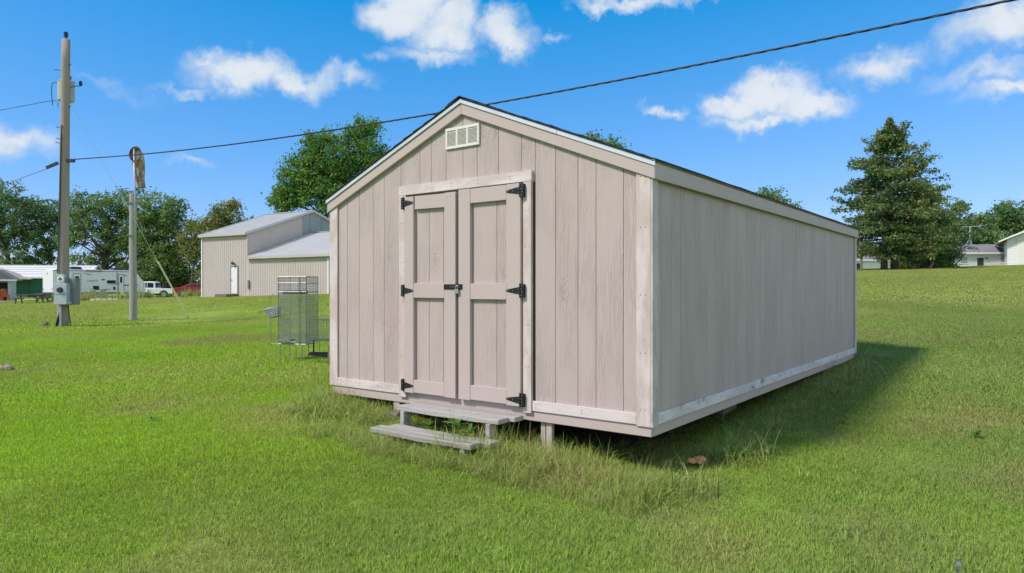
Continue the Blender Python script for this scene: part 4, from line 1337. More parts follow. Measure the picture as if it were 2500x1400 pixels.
def vehicle(name, label, cat, px, Y, rz, kind):
    c = at(px, 720, Y); g = gz(c.x, c.y)
    t = thing(name, label, cat, (c.x, c.y, g), rz)
    W2 = .96 if kind == 'truck' else .90
    if kind == 'truck':
        m = M['white']
        low = [(-2.9, .50), (-2.85, .95), (-2.8, 1.08), (-.9, 1.12), (1.35, 1.16), (2.75, 1.10), (2.95, .95), (2.95, .50)]
        cab = [(-.92, 1.10), (-.80, 1.86), (-.3, 1.93), (.55, 1.90), (1.45, 1.14)]
        wins = [[(-.72, 1.20), (-.66, 1.74), (.0, 1.78), (.0, 1.20)], [(.06, 1.20), (.06, 1.78), (.55, 1.76), (1.10, 1.22)]]
        wx, r = (-1.85, 1.95), .41
    else:
        m = M['red']
        low = [(-2.35, .35), (-2.40, .75), (-2.25, .98), (-1.45, 1.04), (.95, 1.0), (2.2, .80), (2.4, .60), (2.4, .35)]
        cab = [(-1.75, 1.00), (-.85, 1.42), (-.1, 1.48), (.45, 1.40), (1.35, .98)]
        wins = [[(-1.25, 1.06), (-.72, 1.33), (-.12, 1.38), (-.12, 1.04)], [(-.05, 1.04), (-.05, 1.38), (.40, 1.33), (.95, 1.04)]]
        wx, r = (-1.42, 1.45), .335
    # lower body with wheel openings cut out of the outline
    out = []
    body = MB()
    pts = list(low)
    bottom = []
    zb = low[0][1]
    for w in wx:
        bottom.append([(w + math.cos(a) * r * 1.18, max(zb, r + math.sin(a) * r * 1.18)) for a in [math.pi * k / 8 for k in range(9)]])
    path = low[:]                              # clockwise over the top, ends front bottom
    path += [p for p in bottom[1]] + [p for p in bottom[0]]
    body.prism(path, lambda u, v, tt: (u, tt, v), -W2, W2)
    body.build('body', m, t, bevel=.05, seg=2)
    # cabin narrows toward the roof
    n = len(cab)
    hi, lo = max(z for _, z in cab), min(z for _, z in cab)
    def half(z): return W2 - .05 - .16 * (z - lo) / (hi - lo)
    vs_ = [(x, -half(z), z) for x, z in cab] + [(x, half(z), z) for x, z in cab]
    MB().add(vs_, [tuple(range(n - 1, -1, -1)), tuple(range(n, 2 * n))] + [(i, (i + 1) % n, n + (i + 1) % n, n + i) for i in range(n)]).build('cabin', m, t, bevel=.06, seg=2)
    for sg in (-1, 1):
        for w in wins:
            vs_ = [(x, sg * (half(z) + .006), z) for x, z in w]
            vs2 = [(x, sg * (half(z) - .02), z) for x, z in w]
            k = len(w)
            MB().add(vs_ + vs2, [tuple(range(k)), tuple(range(2 * k - 1, k - 1, -1))] + [(i, (i + 1) % k, k + (i + 1) % k, k + i) for i in range(k)]).build('side_window', M['glass'], t)
        for w in wx: wheel(t, w, sg * (W2 - .12), r, r, .24)
        MB().box(low[0][0] - .02, low[0][0] + .10, sg * W2 - .12 if sg > 0 else -W2 - .01, sg * W2 + .01 if sg > 0 else -W2 + .12, low[1][1] - .25, low[1][1] + .08).build('tail_lamp', M['redlamp'], t, bevel=.02)
        MB().box(low[-1][0] - .12, low[-1][0] + .01, sg * (W2 - .32) - .14, sg * (W2 - .32) + .14, .68, .86).build('headlight', M['chrome'], t, bevel=.02)
        MB().box(.2, .45, sg * (W2 + .0) - .012, sg * (W2) + .012, zb + .48, zb + .53).build('door_handle', M['darkgrey'], t)
    # windscreens
    a, b = (cab[-1], cab[-2]); c_, d = cab[0], cab[1]
    for (p, q) in ((a, b), (c_, d)):
        p1 = (p[0] + (q[0] - p[0]) * .15, p[1] + (q[1] - p[1]) * .15); q1 = (p[0] + (q[0] - p[0]) * .85, p[1] + (q[1] - p[1]) * .85)
        nx, nz = (q[1] - p[1]), -(q[0] - p[0]); ln = math.hypot(nx, nz); s = .008 * (1 if (nx > 0) == (p[0] > 0) else -1)
        o1 = (nx / ln * s, nz / ln * s)
        w1, w2 = half(p1[1]) - .1, half(q1[1]) - .1
        vs_ = [(p1[0] + o1[0], -w1, p1[1] + o1[1]), (p1[0] + o1[0], w1, p1[1] + o1[1]), (q1[0] + o1[0], w2, q1[1] + o1[1]), (q1[0] + o1[0], -w2, q1[1] + o1[1])]
        vs2 = [(x - o1[0] * 3, y, z - o1[1] * 3) for x, y, z in vs_]
        MB().hexa(vs_ + vs2).build('windscreen', M['glass'], t)
    MB().box(low[0][0] - .10, low[0][0] + .06, -W2 * .9, W2 * .9, zb - .02, zb + .18).build('rear_bumper', M['chrome'] if kind == 'truck' else m, t, bevel=.03)
    MB().box(low[-1][0] - .06, low[-1][0] + .08, -W2 * .9, W2 * .9, zb - .02, zb + .18).build('front_bumper', M['darkgrey'], t, bevel=.03)
    return t


vehicle('pickup_truck', 'white crew cab pickup truck parked beside the travel trailer', 'pickup', 367, 89, R(186), 'truck').scale = (1.1, 1.1, 1.1)
vehicle('parked_car', 'dark red sedan half hidden behind the corner of the metal barn', 'car', 484, 76, R(20), 'car')

# ------------------------------------------------------------------ house with green sheathing, little hut, yard furniture
def build_green_house():
    c = at(108, 720, 92); g = gz(c.x, c.y) - .1
    t = thing('house_under_construction', 'house with green sheathing and white metal roof behind the camper', 'house', (c.x, c.y, g), R(8))
    x0, x1, D = -13.0, 4.6, 8.0
    wl = 2.75
    MB().box(x0, x1, 0, D, 0, wl).build('wall', M['greenwrap'], t)
    for x in [-11.2, -9.0, -6.6, -4.2, -1.8, .6, 3.0]:
        MB().box(x - .03, x + .03, -.012, -.002, .1, wl - .1).build('sheathing_seam', M['darkgrey'], t)
    MB().box(x0 + .05, x1 - .05, -.012, -.0025, 1.9, 1.96).build('sheathing_seam', M['darkgrey'], t)
    rf = bpy.data.objects.new('roof', None); col.objects.link(rf); rf.parent = t
    prof = [(-.5, wl - .02), (D / 2, wl + 1.55), (D + .5, wl - .02), (D + .5, wl + .10), (D / 2, wl + 1.69), (-.5, wl + .10)]
    MB().prism(prof, lambda u, v, tt: (tt, u, v), x0 - .4, x1 + .4).build('roof_sheet', M['white'], rf)
    MB().box(x0 - .4, x1 + .4, D / 2 - .2, D / 2 + .2, wl + 1.66, wl + 1.74).build('ridge_cap', M['rvwhite'], rf)
    for k in range(1, 5):
        f = k / 5
        MB().bar((x0 - .4, -.5 + f * (D / 2 + .5), wl + .12 + f * 1.58), (x1 + .4, -.5 + f * (D / 2 + .5), wl + .12 + f * 1.58), .05, .05).build('roof_batten', M['midgrey'], rf)
    MB().box(x0 - .3, x1 + .3, -.56, -.45, wl - .16, wl + .06).build('fascia_board', M['white'], t)
    # timber gabled porch
    px0, px1, py = -8.4, -2.3, -3.0
    for x in (px0, px1): MB().box(x - .14, x + .14, py - .14, py + .14, 0, 2.3).build('porch_post', M['timber'], t)
    MB().box(px0 - .3, px1 + .3, py - .16, py + .16, 2.3, 2.62).build('porch_beam', M['timber'], t)
    mx = (px0 + px1) / 2
    MB().box(mx - .12, mx + .12, py - .1, py + .1, 2.62, 3.5).build('king_post', M['timber'], t)
    for sg in (-1, 1):
        MB().bar((mx + sg * 3.9, py, 2.35), (mx, py, 3.72), .3, .22).build('porch_rafter', M['timber'], t)
        MB().prism([(mx + sg * 4.1, 2.40), (mx, 3.84), (mx, 3.92), (mx + sg * 4.1, 2.48)], lambda u, v, tt: (u, tt, v), py - .4, .6).build('porch_roof', M['tan'], t)
    MB().box(px0 - .3, px1 + .3, py - .3, -.02, -.2, .35).build('porch_floor', M['concrete'], t)
    # small grey hut by the left edge of the view
    c = at(-12, 745, 66); g = gz(c.x, c.y)
    h = thing('garden_hut', 'small grey hut with dark open doorway at the left edge', 'hut', (c.x, c.y, g), R(25))
    MB().box(-1.4, -.35, 0, 2.2, 0, 2.1).build('wall', M['midgrey'], h)
    MB().box(1.0, 1.25, 0, 2.2, 0, 2.1).build('wall', M['galv'], h)
    MB().box(-.35, 1.0, 1.6, 2.2, 0, 2.1).build('wall', M['darkgrey'], h)
    MB().box(-.35, 1.0, 0, .1, 1.85, 2.1).build('lintel', M['midgrey'], h)
    MB().prism([(-1.7, 2.1), (1.75, 2.1), (.2, 3.1)], lambda u, v, tt: (u, tt, v), -.3, 2.5).build('roof', M['greyroof'], h)
    MB().box(-1.72, 1.78, -.34, -.28, 2.0, 2.16).build('fascia_board', M['white'], h)
    MB().box(-1.6, 2.6, -1.4, 0, -.2, .12).build('slab', M['concrete'], h)
    # orange chair on its slab
    p = h.matrix_basis @ Vector((.95, -.75, .12))
    oc = thing('garden_chair', 'orange plastic garden chair in front of the grey hut', 'chair', p, R(200))
    MB().box(-.28, .28, -.25, .3, .36, .42).build('seat', M['orange'], oc, bevel=.02)
    MB().prism([(-.28, .40), (.28, .40), (.24, 1.05), (0, 1.15), (-.24, 1.05)], lambda u, v, tt: (u, tt + (v - .4) * .35, v), .28, .33).build('backrest', M['orange'], oc, bevel=.02)
    for x in (-.25, .25):
        MB().bar((x, -.22, 0), (x, -.22, .58), .07, .07).build('leg', M['orange'], oc)
        MB().bar((x, .35, 0), (x, .22, .38), .07, .07).build('leg', M['orange'], oc)
        MB().bar((x, -.3, .60), (x, .4, .60), .1, .04).build('armrest', M['orange'], oc)


build_green_house()


def picnic_table(px, py, Y, rz, label):
    c = at(px, py, Y); g = gz(c.x, c.y)
    t = thing('picnic_table', label, 'picnic table', (c.x, c.y, g), rz, 'picnic tables on the lawn')
    Lt = 2.3
    for k in range(5):
        MB().box(-Lt / 2, Lt / 2, -.38 + k * .155, -.38 + k * .155 + .14, .72, .76).build('top_plank', M['darkwood'], t)
    for y in (-.78, .62):
        MB().box(-Lt / 2, Lt / 2, y, y + .22, .42, .46).build('bench_plank', M['darkwood'], t)
    for x in (-.8, .8):
        for sg in (-1, 1): MB().bar((x, sg * .62, 0), (x, sg * .25, .72), .09, .09).build('leg', M['darkwood'], t)
        MB().box(x - .05, x + .05, -.8, .8, .34, .42).build('crossbar', M['darkwood'], t)


picnic_table(72, 742, 58, R(12), 'dark weathered picnic table left of the utility pole')
picnic_table(122, 742, 60, R(80), 'dark picnic table standing end-on directly behind the utility pole')


def lawn_chair(px, py, Y, rz, label):
    c = at(px, py, Y); g = gz(c.x, c.y)
    t = thing('lawn_chair', label, 'chair', (c.x, c.y, g), rz, 'tan metal lawn chairs by the trailer')
    MB().box(-.25, .25, -.25, .25, .40, .44).build('seat', M['tan'], t, bevel=.01)
    pts = [(-.27, .22, .44), (-.28, .30, .75), (-.2, .36, .92), (0, .38, .97), (.2, .36, .92), (.28, .30, .75), (.27, .22, .44)]
    MB().tube(pts, .022, 6).build('back_frame', M['tan'], t, smooth=True)
    MB().prism([(-.24, .5), (.24, .5), (.2, .88), (-.2, .88)], lambda u, v, tt: (u, tt + (v - .5) * .25, v), .26, .275).build('backrest', M['tan'], t)
    for x in (-.25, .25):
        MB().tube([(x, -.26, 0), (x, -.26, .62), (x, .24, .64)], .02, 6).build('front_leg', M['tan'], t)
        MB().tube([(x, .34, 0), (x, .22, .44)], .02, 6).build('rear_leg', M['tan'], t)


lawn_chair(253, 735, 66, R(200), 'tan metal lawn chair in the middle in front of the white trailer')
lawn_chair(305, 735, 66, R(160), 'tan metal lawn chair just left of the windsock post')
lawn_chair(201, 735, 67, R(150), 'tan metal lawn chair nearest the utility pole beside dry weeds')
lawn_chair(226, 735, 68, R(215), 'tan metal lawn chair half hidden by the dry weeds')
for px, py, Y, h, lb in ((285, 743, 62, 1.3, 'thin white stake in the lawn between the lawn chairs'), (349, 742, 66, 1.5, 'thin pale stake just right of the windsock post'), (340, 742, 66, 1.2, 'thin pale leaning stake in front of the trailer nose')):
    c = at(px, py, Y); c.z = gz(c.x, c.y)
    s = thing('garden_stake', lb, 'stake', c)
    MB().tube([(0, 0, -.1), (.03, 0, h)], .04, 6).build('stake', M['tan'], s)
c = at(150, 770, 60); c = at(255, 746, 60); c.z = gz(c.x, c.y)
s = thing('stone_edging', 'low pale stone edging in the lawn in front of the chairs', 'edging', c)
for k in range(5):
    MB().box(-1.2 + k * .5, -.76 + k * .5, -.15, .15, -.05, .14 + .03 * (k % 2)).build('stone', M['concrete'], s, bevel=.03)

# ------------------------------------------------------------------ wire cages and trailer frame left of the shed
def wire_panel(mb, o, u, v, nu, nv, r):
    """a sheet of welded wire: nu wires across u, nv across v"""
    o, u, v = Vector(o), Vector(u), Vector(v)
    for i in range(nu + 1): mb.tube([o + u * (i / nu), o + u * (i / nu) + v], r, 3, caps=False)
    for j in range(nv + 1): mb.tube([o + v * (j / nv), o + v * (j / nv) + u], r, 3, caps=False)


def build_cage():
    Y = 11.2
    b = at(728, 870, Y); g = gz(b.x, b.y)
    t = thing('wire_cage', 'tall galvanised wire cage on thin legs beside the shed', 'cage', (b.x, b.y, g), R(-14))
    w, dp = .50, .36
    z0, z1 = at(728, 838, Y).z - g, at(728, 676, Y).z - g
    for nm, o, u, v, nu, nv in (('wire_panel', (-w / 2, -dp / 2, z0), (w, 0, 0), (0, 0, z1 - z0), 22, 40), ('wire_panel', (-w / 2, dp / 2, z0), (w, 0, 0), (0, 0, z1 - z0), 20, 34),
                                ('wire_panel', (-w / 2, -dp / 2, z0), (0, dp, 0), (0, 0, z1 - z0), 13, 34), ('wire_panel', (w / 2, -dp / 2, z0), (0, dp, 0), (0, 0, z1 - z0), 13, 34),
                                ('wire_panel', (-w / 2, -dp / 2, z0), (w, 0, 0), (0, dp, 0), 14, 9), ('wire_panel', (-w / 2, -dp / 2, z1), (w, 0, 0), (0, dp, 0), 10, 6)):
        mb = MB(); wire_panel(mb, o, u, v, nu, nv, .0026)
        o_ = mb.build(nm, M['wiregal'], t)
    fr = MB()
    for x in (-w / 2, w / 2):
        for y in (-dp / 2, dp / 2): fr.tube([(x, y, z0), (x, y, z1)], .007, 6)
    for z in (z0, z1 - .10, z1 - .24, z1):
        for y in (-dp / 2, dp / 2): fr.tube([(-w / 2, y, z), (w / 2, y, z)], .007, 6)
        for x in (-w / 2, w / 2): fr.tube([(x, -dp / 2, z), (x, dp / 2, z)], .007, 6)
    fr.tube([(w * .28, -dp / 2 - .01, z0), (w * .28, -dp / 2 - .01, z1)], .008, 6)
    fr.build('frame', M['wiregal'], t)
    MB().box(-w * .42, w * .2, -.12, .12, z1 - .28, z1 - .22).build('feed_tray', M['darkgrey'], t)
    MB().box(-w / 2 + .02, -w / 2 + .25, -dp / 2 - .05, -dp / 2 + .1, z0 + .05, z0 + .075).build('perch', M['midgrey'], t)
    for x, y in ((-w * .42, -dp / 2), (-w * .1, -dp / 2), (w * .36, -dp / 2), (-w * .3, dp / 2), (w * .36, dp / 2)):
        MB().tube([(x, y, gz(b.x + x, b.y + y) - g - .03), (x, y, z0)], .006, 6).build('leg', M['wiregal'], t)
    # taller outer hoop panel leaning on the left
    mb = MB()
    mb.tube([(-w / 2 - .10, -.22, z0 + .0), (-w / 2 - .12, -.22, z0 + .72), (-w / 2 - .06, -.22, z0 + .80), (-w / 2, -.21, z0 + .80)], .005, 6)
    mb.tube([(-w / 2 - .10, -.22, z0), (-w / 2, -.20, z0)], .005, 6)
    mb.build('door_hoop', M['wiregal'], t)
    # white basket hung on the left of the cage
    p = at(668, 765, Y - .05)
    bk = thing('plastic_basket', 'small pale perforated basket hung on the side of the wire cage', 'basket', p, R(-14))
    bk.rotation_euler = (0, R(-14), R(-14))
    mb = MB()
    n = 16
    for j in range(5):
        f = j / 4; r_ = .075 + .045 * f; z = -.06 + .14 * f
        mb.tube([(math.cos(2 * math.pi * k / n) * r_ * 1.15, math.sin(2 * math.pi * k / n) * r_, z) for k in range(n + 1)], .006 if j < 4 else .011, 5)
    for k in range(n):
        a = 2 * math.pi * k / n
        mb.tube([(math.cos(a) * .075 * 1.15, math.sin(a) * .075, -.06), (math.cos(a) * .12 * 1.15, math.sin(a) * .12, .08)], .006, 5)
    mb.build('weave', M['xfmr'], bk)
    MB().tube([(0, 0, -.065), (0, 0, -.055)], .085, 14).build('base', M['midgrey'], bk)
    # low wire crate next to it, mostly behind the shed corner
    q = at(792, 852, 11.6); g2 = gz(q.x, q.y)
    c2 = thing('wire_crate', 'low wire crate partly hidden behind the left corner of the shed', 'cage', (q.x, q.y, g2), R(-10))
    za, zb = .28, .62
    for o, u, v, nu, nv in (((-.22, -.2, za), (.9, 0, 0), (0, 0, zb - za), 18, 8), ((-.22, .25, za), (.9, 0, 0), (0, 0, zb - za), 18, 8), ((-.22, -.2, za), (0, .45, 0), (0, 0, zb - za), 9, 8), ((-.22, -.2, zb), (.9, 0, 0), (0, .45, 0), 14, 8), ((-.22, -.2, za), (.9, 0, 0), (0, .45, 0), 14, 8)):
        mb = MB(); wire_panel(mb, o, u, v, nu, nv, .0022); mb.build('wire_panel', M['wiregal'], c2)
    for x, y in ((-.2, -.18), (-.2, .23), (.64, -.18), (.64, .23)):
        MB().tube([(x, y, -.05), (x, y, za)], .006, 6).build('leg', M['wiregal'], c2)
    # black steel trailer tongue behind the shed
    q = at(800, 872, 10.6); g3 = gz(q.x, q.y)
    f = thing('steel_frame', 'dark steel frame with upright stub poking out behind the shed', 'metal frame', (q.x, q.y, g3), R(-24))
    MB().bar((-.36, 0, .14), (.9, .1, .06), .035, .035).bar((-.36, .02, .15), (.9, .5, .15), .035, .035).build('beam', M['black'], f)
    MB().tube([(-.27, 0, .12), (-.27, 0, .36)], .012, 8).build('upright', M['black'], f)
    MB().bar((.06, -.02, .05), (.06, -.02, .30), .04, .05).build('upright', M['darkwood'], f)


build_cage()

# ------------------------------------------------------------------ right-hand buildings
def build_right_houses():
    Y = 95
    c = at(2318, 655, Y); g = c.z - .3
    t = thing('white_house', 'long low white house with grey roof on the hill crest', 'house', (c.x, c.y, g), R(-4))
    s = Y / F
    Wd = 134 * s
    hw = 38 * s + .3
    MB().box(0, Wd, 0, 6, 0, hw).build('wall', M['white'], t)
    for k in range(1, 9):
        MB().box(.0, Wd, -.03, -.002, k * hw / 9 - .02, k * hw / 9 + .02).build('siding_board', M['white'], t)
    rf = MB().prism([(-.5, hw - .1), (3, hw + 1.15), (6.5, hw - .1), (6.5, hw + .05), (3, hw + 1.32), (-.5, hw + .05)], lambda u, v, tt: (tt, u, v), -.3, Wd + .2).build('roof', M['greyroof'], t)
    MB().box(-.35, Wd + .2, -.56, -.51, hw - .22, hw + .02).build('fascia_board', M['white'], rf)
    def win(x0, x1, za, zb):
        w = MB().box(x0 - .16, x1 + .16, -.07, -.035, za - .14, zb + .14).build('window', M['white'], t)
        MB().box(x0, x1, -.09, -.071, za, zb).build('blind', M['midgrey'], w)
        for k in range(1, 5): MB().box(x0, x1, -.10, -.091, za + (zb - za) * k / 5 - .02, za + (zb - za) * k / 5 + .02).build('slat', M['white'], w)
    def X(px): return (px - 2318) * s
    def Z(py): return (655 - py) * s + .3
    win(X(2343), X(2359), Z(642), Z(629)); win(X(2437), X(2453), Z(640), Z(626))
    d = MB().box(X(2382), X(2397.5), -.06, -.035, .2, Z(630)).build('door', M['darkgrey'], t)
    MB().box(X(2380.5), X(2382) - .001, -.08, -.04, .2, Z(629)).box(X(2397.5) + .001, X(2399), -.08, -.04, .2, Z(629)).build('door_frame', M['white'], d)
    MB().tube([(X(2404), -.04, Z(631)), (X(2404), -.25, Z(631))], .14, 8).build('wall_lamp', M['midgrey'], t)
    # rooftop aerial
    p = t.matrix_basis @ Vector((X(2396), 3, hw + 1.30))
    an = thing('tv_antenna', 'tall television aerial on the roof of the low white house', 'antenna', p, R(0))
    hm = 45 * s
    MB().tube([(0, 0, 0), (0, 0, hm)], .07, 6).build('mast', M['galv'], an)
    for dx, dy in ((-.5, .2), (.5, .2), (0, -.5)): MB().tube([(dx, dy, -.2), (0, 0, .9)], .05, 6).build('brace', M['galv'], an)
    MB().tube([(-1.9, 0, hm - .1), (1.5, 0, hm + .05)], .06, 6).build('boom', M['galv'], an)
    for k in range(8):
        x = -1.8 + k * .45; lh = .35 + .07 * k
        MB().tube([(x, -lh, hm - .1 + (x + 1.9) * .045), (x, lh, hm - .1 + (x + 1.9) * .045)], .025, 5).build('element', M['galv'], an)
    MB().tube([(1.2, 0, hm), (1.75, 0, hm + .45)], .03, 5).build('element', M['galv'], an)
    MB().tube([(1.2, 0, hm), (1.65, 0, hm - .4)], .03, 5).build('element', M['galv'], an)
    # white garage with roll-up door, cut by the frame
    Y2 = 88
    s2 = Y2 / F
    c = at(2459, 648, Y2); g = c.z - .3
    gq = thing('white_garage', 'white garage with roll-up door at the right edge', 'garage', (c.x, c.y, g), R(-33))
    Wg = 9.4; ew = 70 * s2
    MB().prism([(0, 0), (Wg, 0), (Wg, ew - .1), (Wg / 2, ew + 2.1), (0, ew - .1)], lambda u, v, tt: (u, tt, v), 0, 9).build('wall', M['white'], gq)
    for k in range(1, 12):
        MB().box(.0, Wg, -.03, -.002, k * ew / 12 - .015, k * ew / 12 + .015).build('siding_board', M['white'], gq)
    for sg in (-1, 1):
        xe = Wg / 2 + sg * (Wg / 2 + .95)
        r = MB().prism([(Wg / 2, ew + 2.15), (Wg / 2 + sg * 3.0, ew + .75), (xe, ew - .42), (xe, ew - .28), (Wg / 2 + sg * 3.0, ew + .95), (Wg / 2, ew + 2.35)], lambda u, v, tt: (u, tt, v), -.8, 9.5).build('roof', M['greyroof'], gq)
        MB().prism([(Wg / 2, ew + 2.13), (Wg / 2 + sg * 3.0, ew + .73), (xe, ew - .44), (xe, ew - .26), (Wg / 2 + sg * 3.0, ew + .97), (Wg / 2, ew + 2.37)], lambda u, v, tt: (u, tt, v), -.88, -.81).build('barge_board', M['white'], r)
    gd = MB().box(1.2, Wg - 1.2, -.08, -.035, .02, 66 * s2).build('roller_door', M['vent'], gq)
    for k in range(1, 12): MB().box(1.22, Wg - 1.22, -.095, -.081, k * 66 * s2 / 12 - .02, k * 66 * s2 / 12 + .02).build('door_slat', M['vent'], gd)
    for x0 in (1.03, Wg - 1.19): MB().box(x0, x0 + .16, -.09, -.036, 0, 66 * s2 + .15).build('door_frame', M['white'], gq)
    # small house lower down
    Y3 = 104
    s3 = Y3 / F
    c = at(2076, 661, Y3); g = c.z - .5
    h = thing('small_white_house', 'small white house with grey hip roof below the tall cedar', 'house', (c.x, c.y, g), R(6))
    Wh = 128 * s3; hh = 26 * s3 + .5
    MB().box(0, Wh, 0, 7, 0, hh).build('wall', M['white'], h)
    MB().box(0.3, 1.9, -.03, -.002, .2, hh - .5).build('window', M['glass'], h)
    zt = hh + 1.15
    v8 = [(-.5, -.5, hh), (Wh + .5, -.5, hh), (Wh + .5, 7.5, hh), (-.5, 7.5, hh), (2.8, 3.3, zt), (Wh - 2.8, 3.3, zt)]
    rf = MB().add(v8, [(0, 1, 5, 4), (1, 2, 5), (2, 3, 4, 5), (3, 0, 4), (0, 3, 2, 1)]).build('roof', M['greyroof'], h)
    MB().box(-.55, Wh + .55, -.58, -.51, hh - .12, hh + .08).build('fascia_board', M['white'], rf)
    MB().ball((Wh * .33, 2.6, zt - .35), .6, .6, .5, z0=0).build('roof_vent', M['white'], rf)
    MB().tube([(Wh * .92, .5, hh + .4), (Wh * .95, .3, hh + 1.2)], [.5, .55], 10).build('satellite_dish', M['galv'], h)
    c = at(2103, 661, 100); c.z = gz(c.x, c.y) - .4
    po = thing('wooden_post', 'dark wooden post in front of the small white house', 'post', c)
    MB().tube([(0, 0, 0), (0, 0, 2.6)], .18, 8).build('post', M['darkwood'], po)


build_right_houses()

# ------------------------------------------------------------------ trees
def quad_mesh(name, P, mat, parent):
    n = len(P)
    me = bpy.data.meshes.new(name)
    me.vertices.add(4 * n); me.loops.add(4 * n); me.polygons.add(n)
    me.vertices.foreach_set('co', P.reshape(-1).astype(np.float32))
    me.loops.foreach_set('vertex_index', np.arange(4 * n, dtype=np.int32))
    me.polygons.foreach_set('loop_start', np.arange(0, 4 * n, 4, dtype=np.int32))
    me.update(calc_edges=True)
    me.materials.append(mat)
    o = bpy.data.objects.new(name, me); col.objects.link(o); o.parent = parent
    return o


def leaf_quads(rng, pos, size, up=0.5, aspect=0.6):
    n = len(pos)
    nr = rng.normal(size=(n, 3)); nr[:, 2] += up * 1.5
    nr /= np.linalg.norm(nr, axis=1)[:, None]
    tt = np.cross(nr, rng.normal(size=(n, 3)))
    tt /= np.linalg.norm(tt, axis=1)[:, None] + 1e-9
    bb = np.cross(nr, tt)
    s = size * rng.uniform(.6, 1.35, n)[:, None]
    droop = nr * (s * .18)
    return np.stack([pos - tt * s * .5 - droop, pos + bb * s * .5 * aspect + droop, pos + tt * s * .5 - droop, pos - bb * s * .5 * aspect + droop], 1)


def tree(name, label, base_px, base_py, Y, blobs, mat, seed, trunk_r=.3, clusters=200, per=45, leaf=.30, spread=.75, bark='bark', group=None, lean=0.0, fork=.35, cat='tree', trunks=1, depth=.8):
    """blobs: (px, py, rx_px, ry_px, dY) lobes of the crown as seen in the photograph, given real depth"""
    rng = np.random.default_rng(seed)
    s = Y / F
    b = at(base_px, base_py, Y); g = gz(b.x, b.y)
    t = thing(name, label, cat, (b.x, b.y, g - .05), 0, group)
    bl = []
    for px, py, rx, ry, dy in blobs:
        q = at(px, py, Y) - Vector((b.x, b.y, g))
        bl.append((q.x, q.y + dy, q.z, rx * s, max(rx, ry) * s * depth, ry * s))
    bl = np.array(bl)
    wts = bl[:, 3] * bl[:, 5]; wts = wts / wts.sum()
    idx = rng.choice(len(bl), clusters, p=wts)
    dr = rng.normal(size=(clusters, 3)); dr /= np.linalg.norm(dr, axis=1)[:, None]
    rad = rng.uniform(0, 1, clusters) ** (1 / 2.4)
    C = bl[idx, :3] + dr * rad[:, None] * bl[idx, 3:6]
    # trunk and limbs
    top = bl[:, 2].max(); mid = np.average(bl[:, :3], axis=0, weights=wts)
    wood = MB()
    rnd = random.Random(seed)
    th = bl[:, 2].min() + (top - bl[:, 2].min()) * .7
    H0 = max(th, 1.0)
    tp = []
    for i in range(8):
        f = i / 7
        tp.append((mid[0] * f * .8 + lean * f + rnd.uniform(-.1, .1) * f * 2, mid[1] * f * .8 + rnd.uniform(-.1, .1) * f, H0 * f))
    wood.tube(tp, [trunk_r * (1.35 if i == 0 else 1 - .78 * i / 7) for i in range(8)], 8)
    nl = max(6, clusters // 14)
    ends = C[rng.choice(clusters, nl, replace=False)]
    lim = []
    for e in ends:
        f = min(.92, max(fork * .8, (e[2] / H0) * .62 + rnd.uniform(-.08, .08)))
        k = f * 7; i = int(k); u = k - i
        p0 = Vector(tp[i]).lerp(Vector(tp[min(i + 1, 7)]), u)
        ev = Vector(e)
        m1 = p0.lerp(ev, .5) + Vector((rnd.uniform(-.4, .4), rnd.uniform(-.4, .4), rnd.uniform(.0, .8)))
        r0 = trunk_r * (1 - .78 * f) * .55
        wood.tube([p0, p0.lerp(m1, .5), m1, m1.lerp(ev, .6), ev], [r0, r0 * .8, r0 * .55, r0 * .35, r0 * .15], 5, caps=False)
        lim.append((m1, ev, r0 * .4))
    for c in C:
        cv = Vector(c)
        m1, ev, r0 = min(lim, key=lambda q: (q[1] - cv).length)
        p0 = m1.lerp(ev, rnd.uniform(.2, .9))
        wood.tube([p0, p0.lerp(cv, .5) + Vector((0, 0, rnd.uniform(-.1, .3))), cv], [r0 * .5, r0 * .3, .012], 4, caps=False)
    wood.build('trunk', M[bark], t, smooth=True)
    # leaves
    cs = rng.uniform(.6, 1.3, clusters) * spread
    pos = np.repeat(C, per, 0) + rng.normal(size=(clusters * per, 3)) * np.repeat(cs, per)[:, None] * np.array([.55, .55, .38])
    quad_mesh('crown', leaf_quads(rng, pos, leaf), M[mat], t)
    return t


